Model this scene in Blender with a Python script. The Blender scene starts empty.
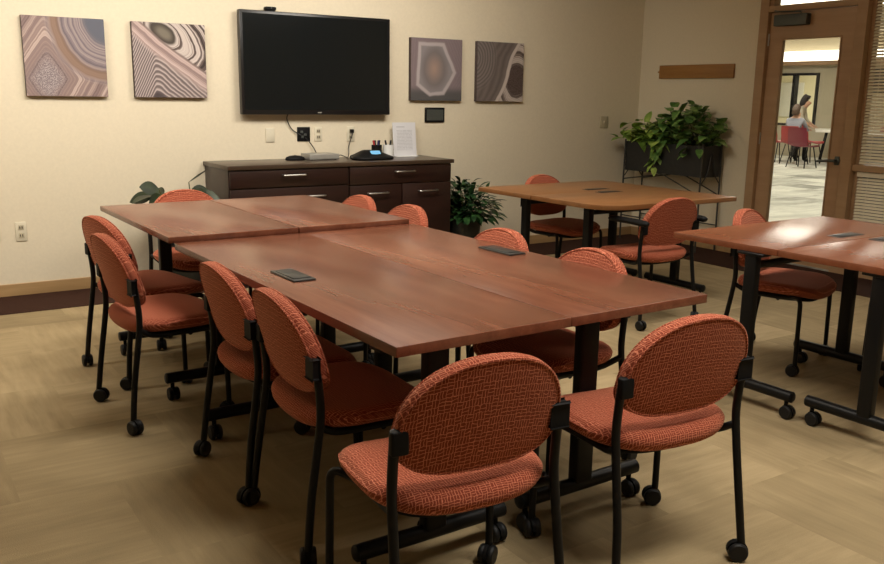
import bpy, bmesh, math, random
from mathutils import Vector, Matrix
random.seed(7)
PI = math.pi
R = math.radians
scene = bpy.context.scene
COL = scene.collection

# ------------------------------------------------------------------ camera
cam_d = bpy.data.cameras.new('camera'); cam = bpy.data.objects.new('camera', cam_d); COL.objects.link(cam)
cam_d.sensor_fit = 'HORIZONTAL'; cam_d.sensor_width = 36.0
cam_d.lens = 866.8 / 884 * 36.0
cam_d.clip_start = 0.05; cam_d.clip_end = 200
_f = Vector((0.53657743, 0.81744659, -0.20944147)); _r = Vector((0.83763793, -0.54602369, 0.01486046)); _u = Vector((0.10221238, 0.18340991, 0.97770826))
cam.matrix_world = Matrix(((_r.x, _u.x, -_f.x, 0), (_r.y, _u.y, -_f.y, 0), (_r.z, _u.z, -_f.z, 1.3674), (0, 0, 0, 1)))
scene.camera = cam

# ------------------------------------------------------------------ colour management, world, lamps
vs = scene.view_settings
vs.view_transform = 'Standard'; vs.look = 'None'; vs.gamma = 1.0; vs.use_curve_mapping = False
vs.exposure = 0.0
try:
    scene.cycles.use_denoising = True
    scene.cycles.max_bounces = 8
    scene.cycles.sample_clamp_indirect = 6.0
except Exception:
    pass
w = bpy.data.worlds.new('world'); scene.world = w; w.use_nodes = True
w.node_tree.nodes['Background'].inputs[0].default_value = (0.9, 0.95, 1.0, 1)
w.node_tree.nodes['Background'].inputs[1].default_value = 0.15

def area(name, loc, sx, sy, power, col, rot=(0, 0, 0), spread=180):
    d = bpy.data.lights.new(name, 'AREA'); d.shape = 'RECTANGLE'; d.size = sx; d.size_y = sy
    d.energy = power; d.color = col; d.spread = R(spread)
    o = bpy.data.objects.new(name, d); COL.objects.link(o); o.location = loc; o.rotation_euler = rot
    return o
WARM = (1.0, 0.94, 0.84)
CEIL = 2.75
ROOM_LIGHTS = [(3.2, 4.5, 28, 160, 48), (1.4, 4.5, 30, 160, 48), (-0.6, 4.5, 35, 160, 48), (1.7, 3.2, 24, 115, 0), (4.1, 3.1, 16, 115, 0), (1.9, 0.9, 34, 135, 0), (4.2, 1.2, 17, 140, 0)]
for i, (x, y, p, sp_, tilt) in enumerate(ROOM_LIGHTS):
    area('ceiling_light_lamp', (x, y, CEIL - (0.035 if tilt == 0 else 0.20)), 1.1, 0.5, p, WARM, rot=(R(tilt), 0, 0), spread=sp_)
HALL_LIGHTS = ((9.0, 5.9), (11.2, 7.3), (13.5, 9.3), (16.5, 11.5), (16.5, 14.0))
for (x, y) in HALL_LIGHTS:
    area('hall_light_lamp', (x, y, 2.94), 1.6, 1.6, 40, (1.0, 0.95, 0.86))
area('back_office_lamp', (22.0, 14.2, 2.7), 1.5, 1.5, 220, (1.0, 0.92, 0.74))

# ------------------------------------------------------------------ node helpers
class E:
    """tiny arithmetic on shader node sockets"""
    def __init__(s, nt, sock): s.nt = nt; s.s = sock
    def _op(s, op, *a):
        n = s.nt.nodes.new('ShaderNodeMath'); n.operation = op
        for i, v in enumerate((s,) + a):
            if isinstance(v, E): s.nt.links.new(v.s, n.inputs[i])
            else: n.inputs[i].default_value = v
        return E(s.nt, n.outputs[0])
    def __add__(s, o): return s._op('ADD', o)
    __radd__ = __add__
    def __sub__(s, o): return s._op('SUBTRACT', o)
    def __rsub__(s, o): return s._op('MULTIPLY', -1.0) + o
    def __mul__(s, o): return s._op('MULTIPLY', o)
    __rmul__ = __mul__
    def __truediv__(s, o): return s._op('DIVIDE', o)
    def sin(s): return s._op('SINE')
    def sqrt(s): return s._op('SQRT')
    def abs(s): return s._op('ABSOLUTE')
    def floor(s): return s._op('FLOOR')
    def fract(s): return s._op('FRACT')
    def mod(s, o): return s._op('FLOORED_MODULO', o)
    def max(s, o): return s._op('MAXIMUM', o)
    def min(s, o): return s._op('MINIMUM', o)
    def lt(s, o): return s._op('LESS_THAN', o)
    def gt(s, o): return s._op('GREATER_THAN', o)
    def smooth(s, a, b):
        n = s.nt.nodes.new('ShaderNodeMapRange'); n.interpolation_type = 'SMOOTHSTEP'
        s.nt.links.new(s.s, n.inputs[0]); n.inputs[1].default_value = a; n.inputs[2].default_value = b
        return E(s.nt, n.outputs[0])

class Mat:
    def __init__(s, name, color=(0.5, 0.5, 0.5), rough=0.5, metal=0.0, spec=0.5):
        s.m = bpy.data.materials.new(name); s.m.use_nodes = True; s.nt = s.m.node_tree
        s.b = s.nt.nodes['Principled BSDF']
        s.b.inputs['Base Color'].default_value = (*color, 1); s.b.inputs['Roughness'].default_value = rough
        s.b.inputs['Metallic'].default_value = metal; s.b.inputs['Specular IOR Level'].default_value = spec
        s.m.diffuse_color = (*color, 1)
    def node(s, t, **kw):
        n = s.nt.nodes.new(t)
        for k, v in kw.items(): setattr(n, k, v)
        return n
    def link(s, a, b): s.nt.links.new(a, b)
    def coords(s, kind='Object'):
        c = s.node('ShaderNodeTexCoord'); sp = s.node('ShaderNodeSeparateXYZ')
        s.link(c.outputs[kind], sp.inputs[0])
        return c.outputs[kind], E(s.nt, sp.outputs[0]), E(s.nt, sp.outputs[1]), E(s.nt, sp.outputs[2])
    def vec(s, x, y, z=0.0):
        n = s.node('ShaderNodeCombineXYZ')
        for i, v in enumerate((x, y, z)):
            if isinstance(v, E): s.link(v.s, n.inputs[i])
            else: n.inputs[i].default_value = v
        return n.outputs[0]
    def noise(s, vec, scale, detail=3.0, rough=0.5, dist=0.0):
        n = s.node('ShaderNodeTexNoise'); s.link(vec, n.inputs['Vector'])
        n.inputs['Scale'].default_value = scale; n.inputs['Detail'].default_value = detail
        n.inputs['Roughness'].default_value = rough; n.inputs['Distortion'].default_value = dist
        return E(s.nt, n.outputs[0])
    def white(s, vec):
        n = s.node('ShaderNodeTexWhiteNoise', noise_dimensions='3D'); s.link(vec, n.inputs['Vector'])
        return E(s.nt, n.outputs[0])
    def ramp(s, fac, stops, interp='LINEAR'):
        n = s.node('ShaderNodeValToRGB'); s.link(fac.s, n.inputs[0]); n.color_ramp.interpolation = interp
        el = n.color_ramp.elements
        while len(el) < len(stops): el.new(0.5)
        for e, (p, c) in zip(el, stops): e.position = p; e.color = (*c, 1)
        return n.outputs[0]
    def mix(s, fac, a, b, blend='MIX'):
        n = s.node('ShaderNodeMix', data_type='RGBA', blend_type=blend)
        if isinstance(fac, E): s.link(fac.s, n.inputs[0])
        else: n.inputs[0].default_value = fac
        for i, v in ((6, a), (7, b)):
            if isinstance(v, tuple): n.inputs[i].default_value = (*v, 1)
            else: s.link(v, n.inputs[i])
        return n.outputs[2]
    def color(s, sock): s.link(sock, s.b.inputs['Base Color']); return s
    def bump(s, h, strength=0.3, dist=0.002):
        n = s.node('ShaderNodeBump'); n.inputs['Strength'].default_value = strength; n.inputs['Distance'].default_value = dist
        s.link(h.s, n.inputs['Height']); s.link(n.outputs[0], s.b.inputs['Normal']); return s
    def emit(s, c, k): s.b.inputs['Emission Color'].default_value = (*c, 1); s.b.inputs['Emission Strength'].default_value = k; return s

def srgb(r, g, b):
    f = lambda c: (c / 255 / 12.92) if c <= 10 else ((c / 255 + 0.055) / 1.055) ** 2.4
    return (f(r), f(g), f(b))

def speckle(name, col, rough=0.5, amt=0.12, scale=40, metal=0.0, spec=0.5, bump=0.0):
    m = Mat(name, col, rough, metal, spec)
    v, x, y, z = m.coords()
    n = m.noise(v, scale, 3)
    m.color(m.ramp(n, [(0.25, tuple(c * (1 - amt) for c in col)), (0.75, tuple(min(1, c * (1 + amt)) for c in col))]))
    if bump: m.bump(n, bump, 0.002)
    return m.m

def laminate(name, c_dark, c_mid, c_light, axis='y', rough=0.26):
    m = Mat(name, c_mid, rough, 0.0, 0.5)
    v, x, y, z = m.coords()
    if axis == 'x': x, y = y, x
    v2 = m.vec(x * 9.0, y * 1.1, z * 9.0)
    n1 = m.noise(v2, 1.6, 4, 0.55, 0.15)
    n2 = m.noise(m.vec(x * 60.0, y * 2.5, z * 60.0), 1.5, 3, 0.6)
    n3 = m.noise(m.vec(x * 3.0, y * 0.8, z), 1.2, 2)
    f = n1 * 0.60 + n2 * 0.2 + n3 * 0.25
    m.color(m.ramp(f, [(0.34, c_dark), (0.52, c_mid), (0.72, c_light)]))
    return m.m

# ------------------------------------------------------------------ materials
M = {}
M['wall'] = speckle('wall_paint', srgb(220, 209, 185), 0.75, 0.03, 60, bump=0.05)
M['ceiling'] = speckle('ceiling_tile', srgb(225, 215, 195), 0.85, 0.04, 80)
M['hall_wall'] = speckle('hall_wall_paint', srgb(190, 180, 155), 0.8, 0.04, 20)
M['office_wall'] = speckle('office_wall_paint', srgb(235, 228, 200), 0.8, 0.03, 20)
M['black'] = speckle('black_metal', (0.006, 0.006, 0.006), 0.42, 0.2, 90, spec=0.22)
M['black_plastic'] = speckle('black_plastic', (0.006, 0.006, 0.0065), 0.55, 0.2, 120, spec=0.15)
M['rubber'] = speckle('black_rubber', (0.008, 0.008, 0.008), 0.55, 0.2, 120, spec=0.3)
M['chrome'] = speckle('brushed_metal', (0.45, 0.44, 0.42), 0.3, 0.1, 150, metal=1.0)
M['gunmetal'] = speckle('dark_grey_metal', (0.085, 0.095, 0.088), 0.45, 0.1, 60, metal=0.4)
M['module'] = speckle('charcoal_plastic', (0.022, 0.024, 0.024), 0.35, 0.15, 70)
M['cherry'] = laminate('cherry_laminate', srgb(92, 52, 36), srgb(112, 66, 47), srgb(131, 82, 60), rough=0.26)
M['honey'] = laminate('honey_cherry_laminate', srgb(118, 78, 46), srgb(130, 88, 52), srgb(142, 99, 62), axis='x', rough=0.34)
M['rosewood'] = laminate('honey_red_laminate', srgb(114, 65, 42), srgb(126, 74, 50), srgb(140, 87, 61), axis='x', rough=0.24)
M['espresso'] = laminate('espresso_laminate', srgb(30, 15, 11), srgb(38, 20, 15), srgb(46, 26, 20), axis='x', rough=0.36)
M['espresso_top'] = laminate('espresso_top_laminate', srgb(52, 40, 30), srgb(62, 48, 37), srgb(74, 58, 45), axis='x', rough=0.3)
M['door_wood'] = laminate('door_wood', srgb(166, 132, 98), srgb(174, 140, 106), srgb(182, 149, 116), axis='y', rough=0.4)
M['frame_wood'] = laminate('frame_wood', srgb(158, 126, 92), srgb(168, 136, 102), srgb(176, 146, 112), rough=0.45)
M['strip_wood'] = laminate('oak_strip', srgb(132, 92, 44), srgb(150, 106, 54), srgb(166, 120, 66), axis='y', rough=0.45)
M['base_wood'] = laminate('baseboard_wood', srgb(150, 120, 80), srgb(166, 134, 92), srgb(180, 148, 104), axis='x', rough=0.45)
M['plate'] = speckle('ivory_plastic', srgb(214, 206, 184), 0.4, 0.03, 50)
M['socket'] = speckle('beige_socket', srgb(186, 176, 150), 0.4, 0.05, 50)
M['slot'] = speckle('dark_slot', (0.02, 0.018, 0.015), 0.6)
M['white'] = speckle('white_plastic', (0.78, 0.78, 0.76), 0.4, 0.03, 50)
M['silver'] = speckle('silver_plastic', (0.34, 0.33, 0.30), 0.35, 0.05, 60, metal=0.3)
M['pot'] = speckle('dark_pot', (0.018, 0.02, 0.018), 0.45, 0.3, 25)
M['soil'] = speckle('soil', (0.03, 0.02, 0.012), 0.9, 0.5, 70, bump=0.6)
M['iron'] = speckle('wrought_iron', (0.035, 0.033, 0.028), 0.5, 0.3, 60)
M['trough'] = speckle('black_trough_metal', (0.016, 0.017, 0.017), 0.42, 0.3, 30)
M['blind'] = speckle('blind_slat', srgb(244, 236, 216), 0.5, 0.03, 30)
M['cable'] = speckle('black_cable', (0.012, 0.012, 0.012), 0.5)
M['skin'] = speckle('skin', srgb(196, 150, 120), 0.55, 0.05, 40)
M['hair'] = speckle('dark_hair', (0.016, 0.011, 0.008), 0.5, 0.4, 60)
M['hair_grey'] = speckle('brown_grey_hair', srgb(84, 64, 48), 0.6, 0.3, 60)
M['shirt'] = speckle('pale_knit', srgb(180, 170, 150), 0.85, 0.08, 60)
M['shirt_blue'] = speckle('pale_blue_shirt', srgb(140, 142, 150), 0.85, 0.08, 60)
M['trousers'] = speckle('dark_trousers', srgb(45, 40, 42), 0.85, 0.15, 60)
M['red_shell'] = speckle('raspberry_plastic', srgb(132, 40, 60), 0.4, 0.06, 30)
M['orange_shell'] = speckle('coral_plastic', srgb(168, 48, 50), 0.4, 0.06, 30)
M['table_white'] = speckle('white_laminate', srgb(230, 226, 214), 0.35, 0.03, 30)
M['paper_edge'] = speckle('paper', (0.86, 0.86, 0.86), 0.6, 0.01, 30)
M['tan_box'] = speckle('tan_cardboard', srgb(150, 105, 70), 0.7, 0.1, 30)
M['grey_cab'] = speckle('slate_blue_fabric', srgb(74, 78, 84), 0.7, 0.1, 40)

# pen cap colours
for k, c in dict(red=(170, 40, 45), navy=(35, 40, 90), dark=(30, 30, 32)).items():
    M['pen_' + k] = speckle('pen_' + k, srgb(*c), 0.4)

def fabric(name, dark, mid, light):
    m = Mat(name, mid, 0.85, 0.0, 0.15)
    v, x, y, z = m.coords()
    wob = m.noise(v, 90, 1)
    a = 0.0150
    X = x + (wob - 0.5) * 0.007; Y = y * 0.9 + z + (m.noise(m.vec(z, x, y), 80, 1) - 0.5) * 0.007
    cx = (X / a).floor(); cy = (Y / a).floor()
    par = (cx + cy).mod(2.0)
    rnd = m.white(m.vec(cx, cy, 3.0))
    par = (par + (rnd.gt(0.75))).mod(2.0)
    fx = (X / a * 2.0).fract(); fy = (Y / a * 2.0).fract()
    lx = (fx - 0.5).abs(); ly = (fy - 0.5).abs()
    line = lx * par + ly * (1.0 - par)
    ex = ((X / a).fract() - 0.5).abs(); ey = ((Y / a).fract() - 0.5).abs()
    edge = ex.max(ey)
    l = line.smooth(0.34, 0.46).max(edge.smooth(0.44, 0.49))
    thread = m.noise(v, 500, 2)
    l2 = (l * 0.85 + thread * 0.15)
    m.color(m.ramp(l2, [(0.05, dark), (0.35, mid), (0.95, light)]))
    m.bump(l2, 0.35, 0.0015)
    m.b.inputs['Sheen Weight'].default_value = 0.25
    m.b.inputs['Sheen Tint'].default_value = (1.0, 0.6, 0.4, 1)
    return m.m
M['fabric'] = fabric('orange_weave', srgb(130, 58, 39), srgb(170, 82, 58), srgb(220, 140, 110))

def carpet():
    m = Mat('carpet_tile', srgb(150, 124, 82), 0.95, 0.0, 0.1)
    v, x, y, z = m.coords()
    T = 0.61
    row = (y / T).floor()
    xs = x / T + row * 0.5
    colm = xs.floor()
    idv = m.vec(colm, row, 1.0)
    r1 = m.white(idv); r2 = m.white(m.vec(colm, row, 7.0))
    par = (colm + row).mod(2.0)
    off = r2 * 40.0
    s1 = m.noise(m.vec(x * 26.0 + off, y * 3.0, off), 1.0, 3, 0.6)
    s2 = m.noise(m.vec(x * 3.0, y * 26.0 + off, off), 1.0, 3, 0.6)
    st = s1 * par + s2 * (1.0 - par)
    big = m.noise(m.vec(x * 2.0 + off, y * 2.0, off), 1.3, 2, 0.5, 0.8)
    fine = m.noise(v, 260, 2)
    f = r1 * 0.20 + st * 0.34 + big * 0.34 + fine * 0.12
    m.color(m.ramp(f, [(0.28, srgb(126, 111, 84)), (0.48, srgb(146, 129, 98)), (0.70, srgb(170, 151, 117))]))
    m.bump(fine, 0.4, 0.003)
    return m.m
M['carpet'] = carpet()
M['border'] = speckle('maroon_carpet', srgb(56, 36, 28), 0.95, 0.25, 150, spec=0.1, bump=0.4)

def hall_carpet():
    m = Mat('hall_carpet', (0.5, 0.5, 0.45), 0.9, 0.0, 0.2)
    v, x, y, z = m.coords()
    T = 0.6
    idv = m.vec((x / T).floor(), (y / T).floor(), 2.0)
    r = m.white(idv)
    n = m.noise(m.vec(x * 1.4, y * 5.0), 1.0, 4, 0.6, 1.2)
    f = r * 0.35 + n * 0.65
    m.color(m.ramp(f, [(0.3, srgb(140, 138, 128)), (0.5, srgb(190, 188, 176)), (0.7, srgb(216, 214, 200))]))
    return m.m
M['hall_carpet'] = hall_carpet()

def glass(name, alpha_spec=0.04):
    m = bpy.data.materials.new(name); m.use_nodes = True; nt = m.node_tree; nt.nodes.clear()
    out = nt.nodes.new('ShaderNodeOutputMaterial'); mx = nt.nodes.new('ShaderNodeMixShader')
    tr = nt.nodes.new('ShaderNodeBsdfTransparent'); gl = nt.nodes.new('ShaderNodeBsdfGlossy'); fr = nt.nodes.new('ShaderNodeFresnel')
    tr.inputs[0].default_value = (0.97, 0.98, 0.97, 1); gl.inputs['Roughness'].default_value = 0.02; fr.inputs[0].default_value = 1.35
    nt.links.new(fr.outputs[0], mx.inputs[0]); nt.links.new(tr.outputs[0], mx.inputs[1]); nt.links.new(gl.outputs[0], mx.inputs[2])
    nt.links.new(mx.outputs[0], out.inputs[0]); return m
M['glass'] = glass('clear_glass')
M['screen'] = speckle('tv_screen', (0.006, 0.008, 0.009), 0.12, 0.05, 20)
M['bezel'] = speckle('tv_bezel', (0.008, 0.008, 0.009), 0.3, 0.1, 60)
mm = Mat('lcd_blue', (0.1, 0.3, 0.5), 0.3); mm.emit((0.25, 0.55, 0.80), 0.5); M['lcd'] = mm.m
mm = Mat('cove_glow', (0.9, 0.85, 0.7), 0.5); mm.emit((1.0, 0.93, 0.78), 3.0); M['cove'] = mm.m
mm = Mat('lamp_diffuser', (0.9, 0.88, 0.8), 0.5); mm.emit((1.0, 0.85, 0.65), 2.0); M['diffuser'] = mm.m

def paper_sheet():
    m = Mat('printed_page', (0.85, 0.85, 0.86), 0.5)
    v, x, y, z = m.coords()
    ln = (z * 85.0).fract().gt(0.55)
    inside = (x - 0.11).abs().lt(0.075) * (z - 0.13).abs().lt(0.085)
    words = m.noise(m.vec(x * 90.0, (z * 85.0).floor()), 1.0, 1).gt(0.42)
    head = (x - 0.075).abs().lt(0.04) * (z - 0.238).abs().lt(0.004)
    k = (ln * inside * words * 0.35).max(head * 0.35)
    m.color(m.mix(k, (0.66, 0.66, 0.69), (0.10, 0.10, 0.12)))
    return m.m
M['page'] = paper_sheet()

def leafmat(name, dark, mid, light):
    m = Mat(name, mid, 0.42, 0.0, 0.4)
    v, x, y, z = m.coords()
    n = m.noise(v, 9, 2); n2 = m.noise(v, 60, 2)
    m.color(m.ramp(n * 0.75 + n2 * 0.25, [(0.32, dark), (0.5, mid), (0.68, light)]))
    m.b.inputs['Subsurface Weight'].default_value = 0.0
    return m.m
M['leaf_pothos_l'] = leafmat('yellow_green_leaf', srgb(92, 124, 52), srgb(138, 170, 72), srgb(186, 206, 112))
M['leaf_pothos'] = leafmat('green_leaf', srgb(62, 98, 48), srgb(98, 138, 68), srgb(162, 186, 112))
M['leaf_dark'] = leafmat('dark_leaf', srgb(16, 38, 18), srgb(28, 58, 28), srgb(56, 92, 46))
M['leaf_lily'] = leafmat('deep_green_leaf', srgb(20, 28, 14), srgb(30, 42, 20), srgb(48, 62, 30))
M['stem'] = speckle('plant_stem', srgb(70, 78, 38), 0.6, 0.2, 60)

# agate pictures: nested bands around a shape, all from the canvas' own coordinates (0..1)
def canvas_mat(kind):
    m = Mat('agate_print_%d' % kind, (0.3, 0.25, 0.25), 0.6, 0.0, 0.3)
    v, x, y, z = m.coords()
    S = 0.51
    u = x / S; t = z / S
    wv = m.noise(v, 7, 2) - 0.5
    wv2 = m.noise(v, 22, 2) - 0.5
    fine = m.noise(v, 160, 2)
    P = srgb
    def bands(d, K, stops, seed):
        return m.ramp(m.noise(m.vec(d * K + wv2 * 0.25, seed, seed), 1.0, 3, 0.65), stops)
    if kind == 1:
        d = (((u - 0.27) * 1.0)._op('POWER', 2.0) + 0.0016).sqrt() + ((t - 0.22)._op('POWER', 2.0) + 0.0004).sqrt() * 0.64 + wv * 0.045
        d2 = ((u - 1.04)._op('POWER', 2.0) + (t - 1.0)._op('POWER', 2.0) * 0.8).sqrt() + wv * 0.06
        band = bands(d, 17.0, [(0.30, P(92, 74, 76)), (0.42, P(132, 112, 110)), (0.52, P(152, 132, 126)), (0.60, P(192, 172, 164)), (0.72, P(128, 106, 102))], 3.3)
        core = m.mix(fine.smooth(0.4, 0.62), P(118, 106, 110), P(172, 160, 160))
        c1 = m.mix(d.smooth(0.10, 0.32), core, band)
        band2 = bands(d2, 24.0, [(0.32, P(84, 76, 84)), (0.46, P(122, 110, 116)), (0.58, P(160, 146, 144)), (0.7, P(98, 86, 92))], 8.1)
        br = m.mix((d2 - 0.66).abs().smooth(0.10, 0.02) * 0.8, band2, P(136, 108, 88))
        c2 = m.mix(d2.smooth(0.36, 0.24), br, P(94, 96, 108))
        c = m.mix(d2.smooth(0.80, 0.70), c1, c2)
    elif kind == 2:
        e = t + u * 0.80 + ((u * 3.2 + 0.4).sin()) * 0.05 + wv * 0.05
        du = u - 0.30
        k1 = ((du * (du.lt(0.0) * 0.75 + 0.55))._op('POWER', 2.0) + 0.0015).sqrt() + t * 0.62 + wv * 0.05
        st = m.ramp((k1 * 24.0 + wv2 * 0.2).fract(), [(0.0, P(104, 92, 92)), (0.35, P(112, 100, 100)), (0.55, P(188, 174, 170)), (0.75, P(166, 152, 150)), (1.0, P(104, 92, 92))])
        st2 = m.mix(k1.smooth(0.07, 0.11), P(74, 64, 66), st)
        pink = bands(e, 16.0, [(0.32, P(132, 112, 110)), (0.46, P(176, 154, 150)), (0.6, P(206, 186, 180)), (0.72, P(150, 128, 124))], 5.5)
        low = m.mix(e.smooth(0.80, 0.93), st2, pink)
        p_ = (u - 0.42) * 0.80 - (t - 0.86) * 0.60; q_ = (u - 0.42) * 0.60 + (t - 0.86) * 0.80
        eye = ((p_ / 0.24)._op('POWER', 2.0) + (q_ / 0.125)._op('POWER', 2.0)).sqrt() + wv * 0.5
        swirl = bands(eye, 3.6, [(0.32, P(52, 42, 40)), (0.44, P(96, 82, 78)), (0.54, P(206, 194, 188)), (0.66, P(158, 144, 138)), (0.76, P(60, 48, 46))], 9.7)
        up = m.mix(eye.smooth(0.75, 1.05), m.mix(eye.smooth(0.2, 0.8), P(116, 108, 96), P(66, 58, 52)), swirl)
        c = m.mix(e.smooth(1.10, 1.15), low, up)
        c = m.mix((e - 1.12).abs().smooth(0.035, 0.0) * 0.7, c, P(88, 72, 68))
    elif kind == 3:
        def side(nx, nt_, off): return (u - 0.46) * nx + (t - 0.50) * nt_ - off
        h = side(-1.0, 0.06, 0.345).max(side(0.85, 0.45, 0.345)).max(side(0.80, -0.52, 0.36)).max(side(-0.55, -0.80, 0.40)).max(side(0.0, 1.0, 0.43)).max(side(0.1, -1.0, 0.42)) + wv * 0.03
        rr = ((u - 0.45)._op('POWER', 2.0) * 1.9 + (t - 0.52)._op('POWER', 2.0)).sqrt() + wv * 0.05
        ins = m.ramp(rr + fine * 0.03, [(0.03, P(158, 134, 122)), (0.15, P(138, 122, 116)), (0.28, P(116, 108, 108)), (0.42, P(134, 128, 130))])
        outl = m.ramp((h * 22.0 + wv2).fract(), [(0.0, P(122, 108, 112)), (0.5, P(130, 116, 119)), (1.0, P(122, 108, 112))])
        outl = m.mix(t.smooth(0.26, 0.10), outl, P(84, 82, 82))
        c = m.mix(h.smooth(-0.03, 0.005), ins, outl)
        c = m.mix((h + 0.025).abs().smooth(0.045, 0.012) * 0.75, c, P(182, 172, 173))
    else:
        e = u - (0.40 + t * 0.52 + ((t * 5.2 + 0.6).sin()) * 0.05) + wv * 0.04
        k1 = ((u + 0.1)._op('POWER', 2.0) * 1.2 + (t - 0.72)._op('POWER', 2.0)).sqrt() + wv * 0.04
        st = m.ramp((k1 * 17.0 + wv2 * 0.2).fract(), [(0.0, P(94, 86, 84)), (0.5, P(128, 118, 114)), (1.0, P(94, 86, 84))])
        flat = m.ramp((e * 7.0 + wv * 0.4).fract(), [(0.0, P(98, 88, 84)), (0.5, P(116, 106, 102)), (1.0, P(98, 88, 84))])
        left = m.mix(k1.smooth(0.45, 0.62), st, flat)
        k2 = ((u - 0.86)._op('POWER', 2.0) * 1.3 + (t - 0.36)._op('POWER', 2.0) * 0.9).sqrt() + wv * 0.10
        rings = bands(k2, 16.0, [(0.32, P(70, 58, 54)), (0.45, P(104, 92, 86)), (0.56, P(190, 178, 170)), (0.68, P(160, 148, 140)), (0.78, P(72, 60, 56))], 2.2)
        dk = m.mix(fine.smooth(0.40, 0.6), P(66, 54, 50), P(98, 84, 80))
        right = m.mix(k2.smooth(0.24, 0.30), dk, rings)
        c = m.mix(e.smooth(0.02, 0.05), left, right)
        c = m.mix((e - 0.0).abs().smooth(0.05, 0.02) * 0.95, c, P(196, 184, 176))
    m.color(c)
    return m.m
M['canvas_side'] = speckle('canvas_edge', srgb(70, 58, 56), 0.8, 0.2, 60)

# ------------------------------------------------------------------ mesh helpers
def mesh_obj(name, bm, mat, parent=None, smooth=True, ang=40, loc=None, rot=None):
    bmesh.ops.recalc_face_normals(bm, faces=bm.faces[:])
    me = bpy.data.meshes.new(name); bm.to_mesh(me); bm.free()
    for mt in (mat if isinstance(mat, (list, tuple)) else [mat]): me.materials.append(mt)
    if smooth:
        me.polygons.foreach_set('use_smooth', [True] * len(me.polygons))
        try: me.set_sharp_from_angle(angle=R(ang))
        except Exception: pass
    o = bpy.data.objects.new(name, me); COL.objects.link(o)
    if parent is not None: o.parent = parent
    if loc is not None: o.location = loc
    if rot is not None: o.rotation_euler = rot
    return o
def tag(o, label=None, cat=None, group=None, kind=None):
    if label: o['label'] = label
    if cat: o['category'] = cat
    if group: o['group'] = group
    if kind: o['kind'] = kind
    return o
def thing(name, label, cat, loc=(0, 0, 0), rz=0.0, group=None):
    o = bpy.data.objects.new(name, None); COL.objects.link(o); o.empty_display_size = 0.1
    o.location = loc; o.rotation_euler = (0, 0, rz)
    return tag(o, label, cat, group)
def copy_tree(o, parent=None):
    c = o.copy(); COL.objects.link(c)
    if parent is not None: c.parent = parent
    for ch in list(o.children): copy_tree(ch, c)
    return c

def BM(): return bmesh.new()
def box(bm, x0, x1, y0, y1, z0, z1, bev=0.0, seg=2, mi=0):
    g = bmesh.ops.create_cube(bm, size=1.0)
    vs_ = g['verts']
    for v in vs_: v.co = Vector(((x0 + x1) / 2 + v.co.x * (x1 - x0), (y0 + y1) / 2 + v.co.y * (y1 - y0), (z0 + z1) / 2 + v.co.z * (z1 - z0)))
    fs = list({f for v in vs_ for f in v.link_faces})
    for f in fs: f.material_index = mi
    if bev > 0:
        es = list({e for v in vs_ for e in v.link_edges})
        bmesh.ops.bevel(bm, geom=es, offset=bev, segments=seg, affect='EDGES', profile=0.5)
    return bm
def bx(*a, **k): return box(BM(), *a, **k)
def tube(bm, pts, rad, n=10, cap=True, closed=False):
    pts = [Vector(p) for p in pts]; N = len(pts)
    rads = rad if isinstance(rad, (list, tuple)) else [rad] * N
    rings = []; prev = None
    for i, p in enumerate(pts):
        if closed: t = (pts[(i + 1) % N] - pts[i - 1]).normalized()
        else: t = (pts[min(i + 1, N - 1)] - pts[max(i - 1, 0)]).normalized()
        if prev is None:
            a = Vector((0, 0, 1)) if abs(t.z) < 0.9 else Vector((1, 0, 0))
            s = t.cross(a).normalized()
        else:
            s = (prev - t * prev.dot(t)).normalized()
        prev = s; q = t.cross(s)
        rings.append([bm.verts.new(p + (s * math.cos(2 * PI * k / n) + q * math.sin(2 * PI * k / n)) * rads[i]) for k in range(n)])
    for i in range(N if closed else N - 1):
        A, B = rings[i], rings[(i + 1) % N]
        for k in range(n): bm.faces.new((A[k], A[(k + 1) % n], B[(k + 1) % n], B[k]))
    if cap and not closed:
        bm.faces.new(rings[0][::-1]); bm.faces.new(rings[-1])
    return bm
def smooth_path(pts, n=6):
    P = [Vector(p) for p in pts]; out = []
    for i in range(len(P) - 1):
        p0 = P[max(i - 1, 0)]; p1 = P[i]; p2 = P[i + 1]; p3 = P[min(i + 2, len(P) - 1)]
        for k in range(n):
            t = k / n
            out.append(0.5 * ((2 * p1) + (p2 - p0) * t + (2 * p0 - 5 * p1 + 4 * p2 - p3) * t * t + (3 * p1 - p0 - 3 * p2 + p3) * t ** 3))
    out.append(P[-1]); return out
def fillet(pts, r, n=5):
    """polyline with rounded corners"""
    P = [Vector(p) for p in pts]; out = [P[0]]
    for i in range(1, len(P) - 1):
        a = (P[i - 1] - P[i]); b = (P[i + 1] - P[i]); rr = min(r, a.length * 0.48, b.length * 0.48)
        A = P[i] + a.normalized() * rr; B = P[i] + b.normalized() * rr
        for k in range(n + 1):
            t = k / n; out.append(A * (1 - t) ** 2 + P[i] * 2 * t * (1 - t) + B * t * t)
    out.append(P[-1]); return out
def lathe(bm, prof, n=24, cx=0, cy=0, cz=0, cap_b=True, cap_t=True):
    rings = []
    for r, z in prof:
        rings.append([bm.verts.new((cx + r * math.cos(2 * PI * k / n), cy + r * math.sin(2 * PI * k / n), cz + z)) for k in range(n)])
    for A, B in zip(rings, rings[1:]):
        for k in range(n): bm.faces.new((A[k], A[(k + 1) % n], B[(k + 1) % n], B[k]))
    if cap_b: bm.faces.new(rings[0][::-1])
    if cap_t: bm.faces.new(rings[-1])
    return bm
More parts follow.
